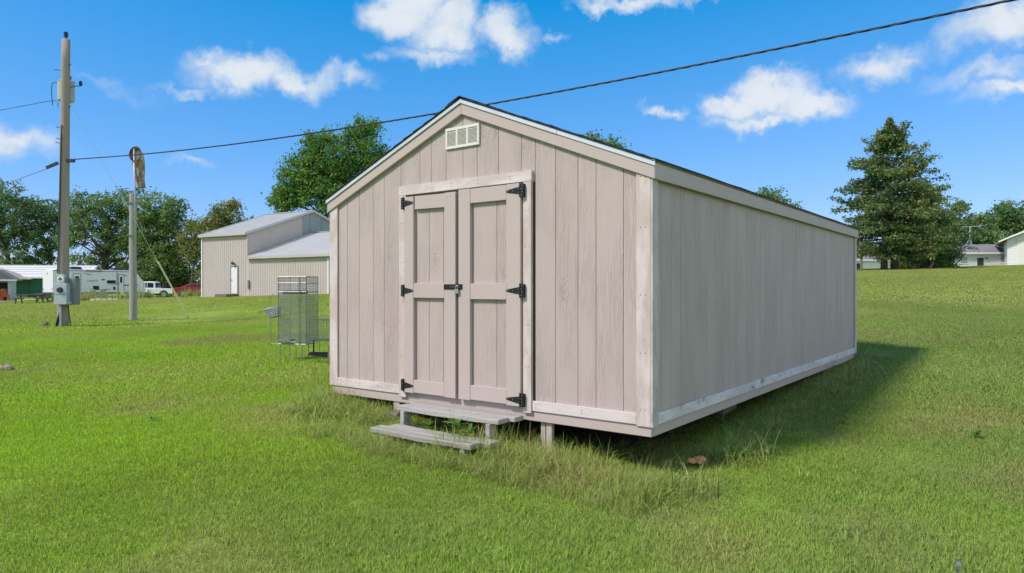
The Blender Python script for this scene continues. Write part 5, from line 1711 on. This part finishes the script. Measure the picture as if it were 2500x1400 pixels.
def conifer(name, label, base_px, base_py, Y, prof, mat, seed, trunks, branches=190, per=70, leaf=.34, group=None, leaders=()):
    """prof: list of (height fraction, left radius m, right radius m)"""
    rng = np.random.default_rng(seed); rnd = random.Random(seed)
    b = at(base_px, base_py, Y); g = gz(b.x, b.y)
    t = thing(name, label, 'tree', (b.x, b.y, g - .05), 0, group)
    H = prof['H']
    hs = np.array([p[0] for p in prof['r']]); lr = np.array([p[1] for p in prof['r']]); rr = np.array([p[2] for p in prof['r']])
    for dx, r0, ln, frac in trunks:
        n = 9
        hh = H * frac
        MB().tube([(dx * (1 - i / n) + ln * i / n, .05 * math.sin(i), hh * i / n) for i in range(n + 1)], [r0 * (1.25 if i == 0 else 1 - .93 * i / n) for i in range(n + 1)], 9).build('trunk', M['barkred'], t, smooth=True)
    pos = []; wood = MB()
    for k in range(branches):
        f = hs[0] + (1 - hs[0]) * (k + rnd.random()) / branches
        f = f ** 1.0
        az = rnd.uniform(0, 2 * math.pi)
        cx = math.cos(az)
        rad = np.interp(f, hs, rr) * max(cx, 0) + np.interp(f, hs, lr) * max(-cx, 0)
        rdep = (np.interp(f, hs, rr) + np.interp(f, hs, lr)) / 2 * abs(math.sin(az))
        Lb = math.hypot(rad, rdep) * rnd.uniform(.50, 1.18)
        z = f * H
        dirv = Vector((cx, math.sin(az), 0))
        rise = rnd.uniform(-.05, .28) + (.25 if f > .75 else 0)
        pts = []
        for i in range(6):
            u = i / 5
            pts.append(Vector((0, 0, z)) + dirv * Lb * u + Vector((0, 0, Lb * (rise * u - .22 * u * u + .10 * u ** 4))))
        wood.tube(pts, [.07 * (1 - f * .7) * (1 - i / 5.5) + .008 for i in range(6)], 4, caps=False)
        m = int(per * (.35 + .65 * min(1, Lb / 3.5)))
        u = rng.uniform(.18, 1.0, m) ** .75
        P = np.array([[p.x, p.y, p.z] for p in pts])
        q = np.stack([np.interp(u, np.linspace(0, 1, 6), P[:, j]) for j in range(3)], 1)
        side = np.array([-dirv.y, dirv.x, 0])
        wid = .10 + .24 * Lb * (1 - u) ** .6 * u ** .3
        q += side[None] * (rng.normal(size=m) * wid)[:, None]
        q[:, 2] += rng.normal(size=m) * .15 - .07
        pos.append(q)
    for (hx, hz, ex, ez) in leaders:      # side leaders that break the outline
        p0, p1 = Vector((hx, 0, hz)), Vector((ex, -.3, ez))
        wood.tube([p0, p0.lerp(p1, .5) + Vector((.1, 0, -.15)), p1], [.10, .06, .015], 5, caps=False)
        for j in range(9):
            u0 = .25 + .75 * j / 8
            c = p0.lerp(p1, u0)
            m = int(75 * (1.25 - u0))
            q = rng.normal(size=(m, 3)) * np.array([.55 * (1.25 - u0) + .08, .5 * (1.2 - u0) + .08, .13]) + np.array(c)
            pos.append(q)
    m = 120
    zt = rng.uniform(.90, 1.0, m) ** .5 * H
    pos.append(np.stack([rng.normal(size=m) * .16 * (H - zt + .3), rng.normal(size=m) * .16 * (H - zt + .3), zt], 1))
    wood.build('branches', M['barkred'], t)
    quad_mesh('crown', leaf_quads(rng, np.concatenate(pos), leaf, up=.9, aspect=.5), M[mat], t)
    return t


def build_trees():
    gl = 'oak trees behind the trailer'
    tree('oak_tree', 'dark oak at the far left edge behind the green house', 38, 700, 104, [(-35, 520, 90, 85, 0), (35, 500, 55, 55, -1), (20, 575, 75, 45, 1), (10, 625, 70, 28, -1)], 'oak', 11, .42, 260, 40, .38, .85, group=gl)
    tree('oak_tree', 'oak with leaning trunk right behind the utility pole', 150, 700, 108, [(105, 520, 60, 45, 0), (70, 560, 50, 45, 0), (150, 545, 55, 50, 1), (120, 600, 60, 32, -1), (90, 635, 55, 22, 1)], 'oak', 12, .36, 210, 38, .38, .85, group=gl, lean=-1.5)
    tree('oak_tree', 'broad dark oak rising above the middle of the trailer', 250, 705, 100, [(225, 505, 60, 50, 0), (300, 495, 60, 45, 1), (265, 560, 90, 60, 0), (195, 570, 45, 45, -1), (310, 600, 60, 40, 1), (220, 635, 60, 28, 0), (320, 650, 45, 25, 0)], 'oak', 13, .5, 340, 42, .37, .85, group=gl)
    tree('oak_tree', 'dense dark oak above the pickup truck, right of the windsock', 405, 705, 98, [(385, 520, 60, 50, 0), (425, 540, 40, 55, 0), (400, 600, 75, 55, 0), (355, 575, 50, 60, 1), (435, 630, 45, 40, 0), (390, 660, 60, 28, 0)], 'oak', 14, .5, 350, 44, .37, .85, group=gl)
    tree('young_oak', 'thin olive tree between the dark oaks and the barn', 462, 708, 96, [(470, 590, 30, 45, 0), (490, 630, 35, 50, 1), (475, 555, 22, 22, 0)], 'oak_b', 15, .22, 90, 34, .38, .9)
    tree('young_oak', 'olive topped tree peeking over the barn roof at the left', 550, 690, 92, [(555, 530, 48, 32, 0), (520, 560, 40, 30, 0), (590, 560, 30, 30, 0), (572, 500, 14, 14, 0)], 'oak_b', 16, .25, 130, 36, .36, .8)
    tree('maple_tree', 'large bright green maple behind the barn and shed', 815, 690, 66, [(815, 400, 95, 85, 0), (885, 330, 55, 42, 0), (740, 440, 60, 55, 0), (900, 400, 60, 70, 0), (770, 360, 40, 40, 0), (700, 490, 40, 40, 0), (830, 480, 120, 50, 0), (690, 470, 25, 30, 0), (720, 410, 30, 30, 0)], 'maple', 17, .38, 540, 60, .26, .68, fork=.25)
    tree('background_tree', 'tree top just showing above the middle of the shed roof', 1465, 690, 58, [(1455, 345, 26, 24, 0), (1490, 370, 36, 30, 0), (1440, 400, 60, 45, 0), (1470, 480, 110, 70, 0)], 'oak', 18, .3, 240, 34, .28, .62)
    tree('background_tree', 'small dark tree crown above the far end of the shed roof', 1895, 680, 78, [(1892, 482, 46, 22, 0), (1900, 520, 60, 40, 0), (1880, 570, 70, 45, 0)], 'oak', 19, .28, 170, 36, .30, .7)
    # right
    conifer('cedar_tree', 'tall ragged dark green cedar with twin trunks on the right', 2172, 657, 62,
            {'H': 13.5, 'r': [(.085, 4.4, 4.4), (.20, 5.4, 5.6), (.32, 6.2, 5.6), (.42, 5.6, 5.2), (.52, 4.4, 4.9), (.62, 4.0, 4.2), (.72, 3.0, 2.8), (.82, 2.0, 1.4), (.90, 1.15, .8), (.96, .4, .35), (1.0, .06, .06)]},
            'cedar', 21, [(-.50, .26, .1, .95), (.50, .30, -.35, 1.0)], 340, 84, .30, leaders=[(.2, 8.2, 3.2, 11.3), (.2, 7.6, 3.9, 10.2), (.1, 11.0, 1.2, 13.1), (-.1, 10.4, -1.2, 11.9), (0, 5.8, 4.8, 7.4), (0, 5.0, -5.2, 6.4)])
    conifer('juniper_tree', 'shorter spreading dark juniper right of the tall cedar', 2262, 655, 66,
            {'H': 8.0, 'r': [(.10, 3.0, 3.0), (.25, 3.8, 4.2), (.45, 3.6, 3.8), (.65, 2.8, 2.6), (.85, 1.5, 1.2), (1.0, .1, .1)]}, 'juniper', 22, [(-.4, .16, .3, .7), (.3, .18, .0, .8), (.0, .14, -1.0, .6)], 170, 90, .30)
    tree('bare_snag', 'pale leaning dead trunk under the dark juniper', 2268, 655, 63.5, [(2285, 612, 12, 8, 0)], 'juniper', 23, .13, 6, 10, .25, .4, bark='barkpale', lean=.5, cat='dead tree')
    gr = 'trees behind the white house'
    tree('background_tree', 'dark green tree left of the rooftop aerial behind the white house', 2335, 650, 112, [(2330, 580, 60, 45, 0), (2300, 560, 35, 40, 0), (2365, 600, 50, 35, 0), (2335, 510, 26, 22, 0), (2385, 555, 45, 36, 0)], 'oak', 24, .35, 330, 44, .45, 1.0, group=gr)
    tree('background_tree', 'broad oak at the right edge behind the white garage', 2450, 650, 118, [(2455, 540, 50, 40, 0), (2500, 530, 60, 45, 1), (2420, 570, 45, 45, 0), (2540, 560, 60, 50, 0)], 'oak', 25, .45, 320, 44, .46, 1.05, group=gr)
    tree('background_tree', 'dense low tree filling the gap behind the rooftop aerial', 2395, 650, 110, [(2395, 590, 45, 30, 0), (2440, 600, 40, 25, 0), (2360, 620, 40, 20, 0)], 'juniper', 26, .3, 170, 44, .42, .9, group=gr)
    gs = 'low shrubs under the trees'
    for i, (px, py, Y, rx, ry, mt, lb) in enumerate(((385, 695, 102, 40, 26, 'brush', 'yellow green bush above the white pickup bed'), (450, 690, 100, 36, 34, 'brush', 'tall yellow green bush behind the red car'), (350, 690, 106, 30, 30, 'oak_b', 'olive bush just behind the nose of the trailer'),
                                                 (2140, 640, 108, 40, 26, 'juniper', 'dark bush behind the small white house'), (2215, 645, 72, 22, 18, 'brush', 'light green bush between cedar trunks and juniper'), (2330, 640, 106, 22, 20, 'oak', 'dark bush left of the white house'), (2290, 645, 70, 24, 16, 'oak', 'dark bush under the juniper'))):
        tree('shrub', lb, px, py + ry, Y, [(px, py, rx, ry, 0), (px + rx * .4, py + ry * .3, rx * .7, ry * .7, 0)], mt, 40 + i, .07, 90, 40, .32, .8, group=gs, cat='shrub', fork=.1)
    # woods far beyond that read as one mass
    rng = np.random.default_rng(77)
    P = []
    for k in range(520):
        a = rng.uniform(-1.15, 1.15); r = rng.uniform(175, 235)
        x, y = r * math.sin(a), r * math.cos(a)
        h = rng.uniform(5.0, 9.5)
        m = 70
        q = rng.normal(size=(m, 3)) * np.array([2.4, 2.4, h * .28]) + np.array([x, y, gz(x, y) + h * .45])
        P.append(q)
    P = np.concatenate(P)
    o = quad_mesh('distant_woods', leaf_quads(rng, P, 1.1), M['oak_b'], None)
    tag(o, 'hazy olive belt of distant woods along the horizon', 'woods', kind='stuff')


build_trees()

# ------------------------------------------------------------------ grass
def blades_mesh(name, rng, n, radius, length, width, mat, curl=.6, lean=.55, seg=2, head=False):
    """a patch of separate curved blades"""
    r = radius * np.sqrt(rng.uniform(0, 1, n)); a = rng.uniform(0, 2 * np.pi, n)
    x, y = r * np.cos(a), r * np.sin(a)
    ln = length * rng.uniform(.45, 1.25, n)
    az = rng.uniform(0, 2 * np.pi, n); tl = np.abs(rng.normal(0, lean, n)); cu = rng.uniform(.1, 1, n) * curl
    wd = width * rng.uniform(.6, 1.3, n)
    tone = rng.uniform(0, 1, n)
    dx, dy = np.cos(az), np.sin(az)
    sx, sy = -dy, dx
    tw = rng.uniform(-.6, .6, n)
    V, px, py, pz, ang = [], x, y, np.full(n, -.006), tl
    st = ln / seg
    for i in range(seg + 1):
        w = wd * (1 - (i / seg) ** 1.6) * .5
        if i < seg:
            V.append(np.stack([px - sx * w, py - sy * w, pz], 1)); V.append(np.stack([px + sx * w, py + sy * w, pz], 1))
        else:
            V.append(np.stack([px, py, pz], 1))
        px = px + dx * np.sin(ang) * st; py = py + dy * np.sin(ang) * st; pz = pz + np.cos(ang) * st
        ang = ang + cu
    nv = 2 * seg + 1
    P = np.stack(V, 1)          # n, nv, 3
    faces, base = [], np.arange(n) * nv
    quads = [np.stack([base + 2 * i, base + 2 * i + 1, base + 2 * i + 3, base + 2 * i + 2], 1) for i in range(seg - 1)]
    tri = np.stack([base + 2 * seg - 2, base + 2 * seg - 1, base + 2 * seg], 1)
    li, ls = [], []
    tot = 0
    for q in quads: li.append(q.reshape(-1)); ls.append(tot + np.arange(n) * 4); tot += 4 * n
    li.append(tri.reshape(-1)); ls.append(tot + np.arange(n) * 3); tot += 3 * n
    me = bpy.data.meshes.new(name)
    me.vertices.add(n * nv); me.loops.add(tot); me.polygons.add(n * seg)
    me.vertices.foreach_set('co', P.reshape(-1).astype(np.float32))
    me.loops.foreach_set('vertex_index', np.concatenate(li).astype(np.int32))
    me.polygons.foreach_set('loop_start', np.concatenate(ls).astype(np.int32))
    me.update(calc_edges=True)
    at_ = me.attributes.new('tone', 'FLOAT', 'POINT')
    at_.data.foreach_set('value', np.repeat(tone, nv).astype(np.float32))
    me.materials.append(mat)
    me.shade_smooth()
    return me


def scatter(name, label, cat, pts, rot, scl, protos):
    """one object whose points carry the grass patches"""
    me = bpy.data.meshes.new(name)
    n = len(pts)
    me.vertices.add(n)
    me.vertices.foreach_set('co', pts.reshape(-1).astype(np.float32))
    for nm, ty, arr in (('rot', 'FLOAT_VECTOR', rot), ('scl', 'FLOAT', scl)):
        a = me.attributes.new(nm, ty, 'POINT')
        a.data.foreach_set('vector' if ty == 'FLOAT_VECTOR' else 'value', arr.reshape(-1).astype(np.float32))
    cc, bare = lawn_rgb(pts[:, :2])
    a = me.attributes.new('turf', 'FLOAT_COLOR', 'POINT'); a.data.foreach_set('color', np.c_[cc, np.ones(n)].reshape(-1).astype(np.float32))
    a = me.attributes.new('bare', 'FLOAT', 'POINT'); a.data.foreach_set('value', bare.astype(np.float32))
    a = me.attributes.new('pick', 'INT', 'POINT')
    a.data.foreach_set('value', np.random.default_rng(n).integers(0, len(protos), n).astype(np.int32))
    me.update()
    o = bpy.data.objects.new(name, me); col.objects.link(o)
    pc = bpy.data.collections.new(name + '_patches')
    for i, m in enumerate(protos):
        po = bpy.data.objects.new('grass_patch', m); pc.objects.link(po)
    ng = bpy.data.node_groups.new(name, 'GeometryNodeTree')
    ng.interface.new_socket('Geometry', in_out='INPUT', socket_type='NodeSocketGeometry')
    ng.interface.new_socket('Geometry', in_out='OUTPUT', socket_type='NodeSocketGeometry')
    N, Lk = ng.nodes, ng.links
    gi, go = N.new('NodeGroupInput'), N.new('NodeGroupOutput')
    ci = N.new('GeometryNodeCollectionInfo')
    ci.inputs['Collection'].default_value = pc
    ci.inputs['Separate Children'].default_value = True
    ci.inputs['Reset Children'].default_value = True
    ip = N.new('GeometryNodeInstanceOnPoints')
    ip.inputs['Pick Instance'].default_value = True
    def named(nm, ty):
        q = N.new('GeometryNodeInputNamedAttribute'); q.data_type = ty; q.inputs['Name'].default_value = nm
        return q.outputs['Attribute']
    e2r = N.new('FunctionNodeEulerToRotation')
    Lk.new(named('rot', 'FLOAT_VECTOR'), e2r.inputs[0])
    Lk.new(gi.outputs[0], ip.inputs['Points'])
    Lk.new(ci.outputs[0], ip.inputs['Instance'])
    Lk.new(named('pick', 'INT'), ip.inputs['Instance Index'])
    Lk.new(e2r.outputs[0], ip.inputs['Rotation'])
    Lk.new(named('scl', 'FLOAT'), ip.inputs['Scale'])
    Lk.new(ip.outputs[0], go.inputs[0])
    md = o.modifiers.new('scatter', 'NODES'); md.node_group = ng
    tag(o, label, cat, kind='stuff')
    return o


def shed_local(xy):
    e = xy - np.array([ORG.x, ORG.y])
    c, s = math.cos(SHED_RZ), math.sin(SHED_RZ)
    return e[:, 0] * c + e[:, 1] * s, -e[:, 0] * s + e[:, 1] * c


def slope_rot(xy, rng):
    h = .3
    gx = (ground_h(xy + [h, 0]) - ground_h(xy - [h, 0])) / (2 * h)
    gy = (ground_h(xy + [0, h]) - ground_h(xy - [0, h])) / (2 * h)
    # tilt patch to the terrain, after a random turn about its own axis
    az = rng.uniform(0, 2 * np.pi, len(xy))
    out = np.zeros((len(xy), 3))
    for i in range(len(xy)):
        n = Vector((-gx[i], -gy[i], 1)).normalized()
        m = n.to_track_quat('Z', 'Y').to_matrix() @ Matrix.Rotation(az[i], 3, 'Z')
        out[i] = m.to_euler()
    return out


def ground_at(px, py):
    Y = 1.35 * F / (py - CY)
    for _ in range(8):
        c = at(px, py, Y); Y *= (CAMH - gz(c.x, c.y)) / (CAMH - c.z)
    c = at(px, py, Y); c.z = gz(c.x, c.y)
    return c


def build_grass():
    rng = np.random.default_rng(8)
    def fan(r0, r1, g, half=.95):
        """jittered grid of patch centres inside a ring sector in front of the house plot"""
        k = np.arange(-r1, r1 + g, g)
        X, Yg = np.meshgrid(k, np.arange(0, r1 + g, g))
        X = X + (np.arange(X.shape[0]) % 2)[:, None] * g * .5
        P = np.stack([X.ravel(), Yg.ravel()], 1) + rng.uniform(-.33, .33, (X.size, 2)) * g
        r, a = np.hypot(P[:, 0], P[:, 1]), np.abs(np.arctan2(P[:, 0], P[:, 1]))
        return P[(r > r0) & (r < r1) & (a < half)]
    def keep(xy, m):
        lx, ly = shed_local(xy)
        return xy[~((lx > m) & (lx < W - m) & (ly > m) & (ly < L - m))]
    specs = [('lawn_grass', 'short green mown grass in the foreground around the shed', 1.4, 9.6, .33, 'near'),
             ('lawn_grass', 'mown grass of the middle lawn beyond the shed', 9.0, 26.5, .92, 'mid'),
             ('lawn_grass', 'far mown grass running up to the barn and houses', 25.5, 80, 2.9, 'far')]
    near = [blades_mesh('grass_patch', rng, 2900, .36, .040, .0045, M['blade'], lean=.8) for _ in range(5)]
    mid = [blades_mesh('grass_patch', rng, 8000, 1.0, .042, .0085, M['blade'], lean=.8) for _ in range(4)]
    far = [blades_mesh('grass_patch', rng, 9000, 3.2, .05, .026, M['blade'], lean=.85) for _ in range(3)]
    for (nm, lb, r0, r1, dens, k) in specs:
        xy = keep(fan(r0, r1, dens), {'near': .30, 'mid': .7, 'far': 1.5}[k])
        z = ground_h(xy)
        sc_ = rng.uniform(.75, 1.2, len(xy))
        # patches of longer and shorter turf
        sc_ *= 1 + .12 * np.sin(xy[:, 0] * 1.7 + 1.3 * np.sin(xy[:, 1] * 1.1)) * np.sin(xy[:, 1] * 1.3 + .7)
        scatter(nm, lb, 'grass', np.c_[xy, z], slope_rot(xy, rng), sc_, {'near': near, 'mid': mid, 'far': far}[k])
    # tall uncut grass round the foot of the shed
    tuft = [blades_mesh('tall_grass_tuft', rng, 44, .16, .33, .0062, M['tall'], curl=.8, lean=.7, seg=5) for _ in range(5)]
    pts = []
    def strip(n, x0, x1, y0, y1, pw=1.0):
        x = rng.uniform(x0, x1, n); y = y0 + (y1 - y0) * rng.uniform(0, 1, n) ** pw
        c, s = math.cos(SHED_RZ), math.sin(SHED_RZ)
        return np.stack([ORG.x + x * c - y * s, ORG.y + x * s + y * c], 1)
    pts.append(strip(430, 2.1, 3.9, -.16, -.78, 1.0))     # right of the steps
    pts.append(strip(46, 2.0, 3.3, -.10, .10))
    pts.append(strip(170, -.1, .95, .10, -.45, 1.2))       # left of the steps
    pts.append(strip(100, .6, 2.3, -.02, -.36))            # among the steps
    pts.append(strip(110, .6, 2.3, -.58, -.90))
    pts.append(strip(200, 3.72, 4.10, -.2, 7.4))           # along the right wall
    pts.append(strip(20, 3.5, 3.72, 3.0, 6.5))
    pts.append(strip(50, -.35, 0.0, 0.0, 4.0))
    pts.append(strip(36, 3.6, 4.2, 6.9, 7.7))
    xy = np.concatenate(pts)
    fg = ground_at(1702, 1140); xy = xy[np.hypot(xy[:, 0] - fg.x, xy[:, 1] - fg.y + .15) > .36]
    sc_ = rng.uniform(.5, 1.2, len(xy))
    k = len(pts[0]) + len(pts[1])
    xyz = np.c_[xy, ground_h(xy)]
    lx, ly = shed_local(xy)
    sc_ = np.where((lx > 3.66) & (ly > 1.0), sc_ * .62, sc_)
    sc_ = np.where((ly < -.55), sc_ * .6, sc_)
    sc_ = np.where((lx > 2.25) & (ly > -.42) & (lx < 3.9), sc_ * (.55 + .4 * rng.uniform(0, 1, len(xy))), sc_)
    sc_ = np.where((lx > 3.0) & (ly < 0) & (lx < 3.95), sc_ * .8, sc_)
    sc_ = np.where((ly < 0) & (lx > .6) & (lx < 2.2) & (ly > -.4), sc_ * .62, sc_)
    scatter('tall_grass', 'tall uncut pale grass tufts along the foot of the shed', 'grass', xyz, slope_rot(xy, rng), sc_, tuft)
    # coarser clumps and stray seed stalks through the lawn
    clump = [blades_mesh('coarse_clump', rng, 70, .11, .085, .0075, M['blade'], curl=.6, lean=.8, seg=3) for _ in range(3)]
    stalk = [blades_mesh('seed_stalk', rng, 5, .10, .15, .0030, M['tall'], curl=.30, lean=.45, seg=4) for _ in range(3)]
    xy = keep(fan(1.6, 13, .55), -.1); w_ = fbm(xy, .9, 9)
    xy = xy[(w_ + rng.uniform(-.2, .2, len(xy))) > .66]
    scatter('coarse_grass', 'coarser darker grass clumps dotted through the near lawn', 'grass', np.c_[xy, ground_h(xy)], slope_rot(xy, rng), rng.uniform(.6, 1.25, len(xy)), clump)
    xy = keep(fan(1.6, 12, .45), -.1); w_ = fbm(xy, .6, 12)
    xy = xy[(w_ + rng.uniform(-.25, .25, len(xy))) > .56]
    scatter('seed_stalks', 'thin pale seed stalks scattered over the near lawn', 'grass', np.c_[xy, ground_h(xy)], slope_rot(xy, rng), rng.uniform(.5, 1.1, len(xy)), stalk)
    # dry weeds near the chairs
    dry = [blades_mesh('dry_weed_tuft', rng, 40, .35, .75, .03, M['tall'], curl=.35, lean=.35, seg=3) for _ in range(3)]
    q = []
    for px, py, Y, sx in ((205, 742, 63, 1.6), (235, 742, 64, 1.2), (180, 744, 62, 1.0), (330, 738, 70, .8), (485, 722, 66, 1.0)):
        c = at(px, py, Y); q.append(np.stack([c.x + rng.normal(size=16) * sx, c.y + rng.normal(size=16) * .6], 1))
    xy = np.concatenate(q)
    scatter('dry_weeds', 'dry straw coloured weeds in front of the travel trailer', 'weeds', np.c_[xy, ground_h(xy)], slope_rot(xy, rng), rng.uniform(.6, 1.3, len(xy)), dry)


build_grass()

# ------------------------------------------------------------------ leafy weeds and small litter
def leaf_part(length, width, n=4):
    mb = MB(); vs_, fs = [], []
    for i in range(n + 1):
        f = i / n
        w = width * math.sin(math.pi * min(.98, .10 + f * .88)) ** .8 * .5
        z = length * (.55 * f - .42 * f * f)
        vs_ += [(length * f * .9, -w, z + w * .25), (length * f * .9, 0, z - .0), (length * f * .9, w, z + w * .25)]
    for i in range(n):
        for k in (0, 1): fs.append((i * 3 + k, i * 3 + k + 1, i * 3 + k + 4, i * 3 + k + 3))
    me = mb.add(vs_, fs).mesh('leaf')
    me.materials.append(M['weed']); me.shade_smooth()
    return me


LEAF = leaf_part(.15, .042)
LEAF2 = leaf_part(.13, .045)


def weed(name, label, loc, n, h, mesh, seed, scale=1.0):
    rnd = random.Random(seed)
    t = thing(name, label, 'plant', loc)
    if h > .02:
        MB().tube([(0, 0, -.02), (.01, 0, h * .5), (0, .01, h)], [.006, .005, .003], 5).build('stem', M['weed'], t)
    for k in range(n):
        o = bpy.data.objects.new('leaf', mesh); col.objects.link(o); o.parent = t
        o.location = (rnd.uniform(-.01, .01), rnd.uniform(-.01, .01), h * (.15 + .85 * k / n) + .004)
        o.rotation_euler = (rnd.uniform(-.25, .25), rnd.uniform(-.75, .05), k * 2.4 + rnd.uniform(-.4, .4))
        o.scale = [scale * rnd.uniform(.7, 1.15)] * 3
    return t


def on_shed_ground(px, py, out):
    x, z = fp(px, py, out)
    w = shed_mat() @ Vector((x, -out, 0))
    w.z = gz(w.x, w.y)
    return w


p = on_shed_ground(1118, 1050, .33); weed('leafy_weed', 'bright green leafy weed growing up between the two steps', p, 30, .20, LEAF, 1, .95)
p2 = on_shed_ground(1145, 1050, .34); weed('leafy_weed', 'smaller leafy weed behind the right end of the lower step', p2, 20, .16, LEAF, 2, .8)
p2 = on_shed_ground(1042, 1050, .30); weed('leafy_weed', 'small sprig of weed left of the bright leafy weed', p2, 9, .12, LEAF, 3, .7)
for px, py, lb, sd in ((372, 1030, 'flat green weed alone in the bright left lawn', 5), (1905, 1052, 'broad-leaved weed in the shadow right of the shed', 6), (2385, 1072, 'pale broad-leaved weed in the lawn near the right edge', 7)):
    Y = 1.35 * F / (py - CY)
    for _ in range(6):
        c = at(px, py, Y); Y *= (CAMH - gz(c.x, c.y)) / (CAMH - c.z) if abs(CAMH - c.z) > 1e-3 else 1
    c = at(px, py, Y); c.z = gz(c.x, c.y) + .02
    weed('lawn_weed', lb, c, 8, .012, LEAF2, sd, .65)


def rough_chunk(name, label, cat, loc, pieces, mat, seed):
    rnd = random.Random(seed)
    t = thing(name, label, cat, loc, rnd.uniform(-.4, .4))
    for (x, y, z, rx, ry, rz) in pieces:
        mb = MB(); mb.ball((x, y, z), rx, ry, rz, 9, 6)
        mb.v = [(a + rnd.uniform(-.18, .18) * rx, b + rnd.uniform(-.18, .18) * ry, c + rnd.uniform(-.2, .2) * rz) for a, b, c in mb.v]
        mb.build('chunk', mat, t, smooth=False)
    return t


rough_chunk('dried_fungus', 'orange brown dried fungus lying in grass near the shed corner', 'fungus', ground_at(1702, 1140),
            [(-.050, 0, .050, .045, .04, .022), (.032, .01, .056, .050, .042, .024), (.0, -.03, .042, .026, .028, .016)], M['brownmush'], 2)
rough_chunk('bark_chunk', 'brown broken chunk of wood lying at the left edge of lawn', 'wood chunk', ground_at(8, 905),
            [(-.05, 0, .03, .12, .08, .05), (.08, .02, .05, .09, .06, .05)], M['stone'], 3)
rough_chunk('field_stone', 'dark stone on the dirt left of the utility pole', 'stone', ground_at(110, 796), [(0, 0, .05, .16, .12, .09)], M['darkwood'], 4)
dl = ground_at(846, 1030)
t = thing('dry_leaf', 'curled dry straw coloured leaf in the grass left of the steps', 'leaf', dl)
MB().add([(-.05, 0, .02), (-.02, .02, .07), (.02, .015, .10), (.05, 0, .05), (.02, -.02, .085), (-.02, -.015, .06)], [(0, 1, 5), (1, 2, 4, 5), (2, 3, 4)]).build('blade', M['straw'], t)
c = ground_at(2340, 1396)
t = thing('glass_jar', 'small clear glass jar in the grass at the bottom right', 'jar', c)
t.scale = (.8, .8, .6)
MB().tube([(0, 0, .0), (0, 0, .01), (0, 0, .07), (0, 0, .085), (0, 0, .10)], [.018, .024, .024, .018, .018], 16).build('jar_body', M['clear'], t, smooth=True)
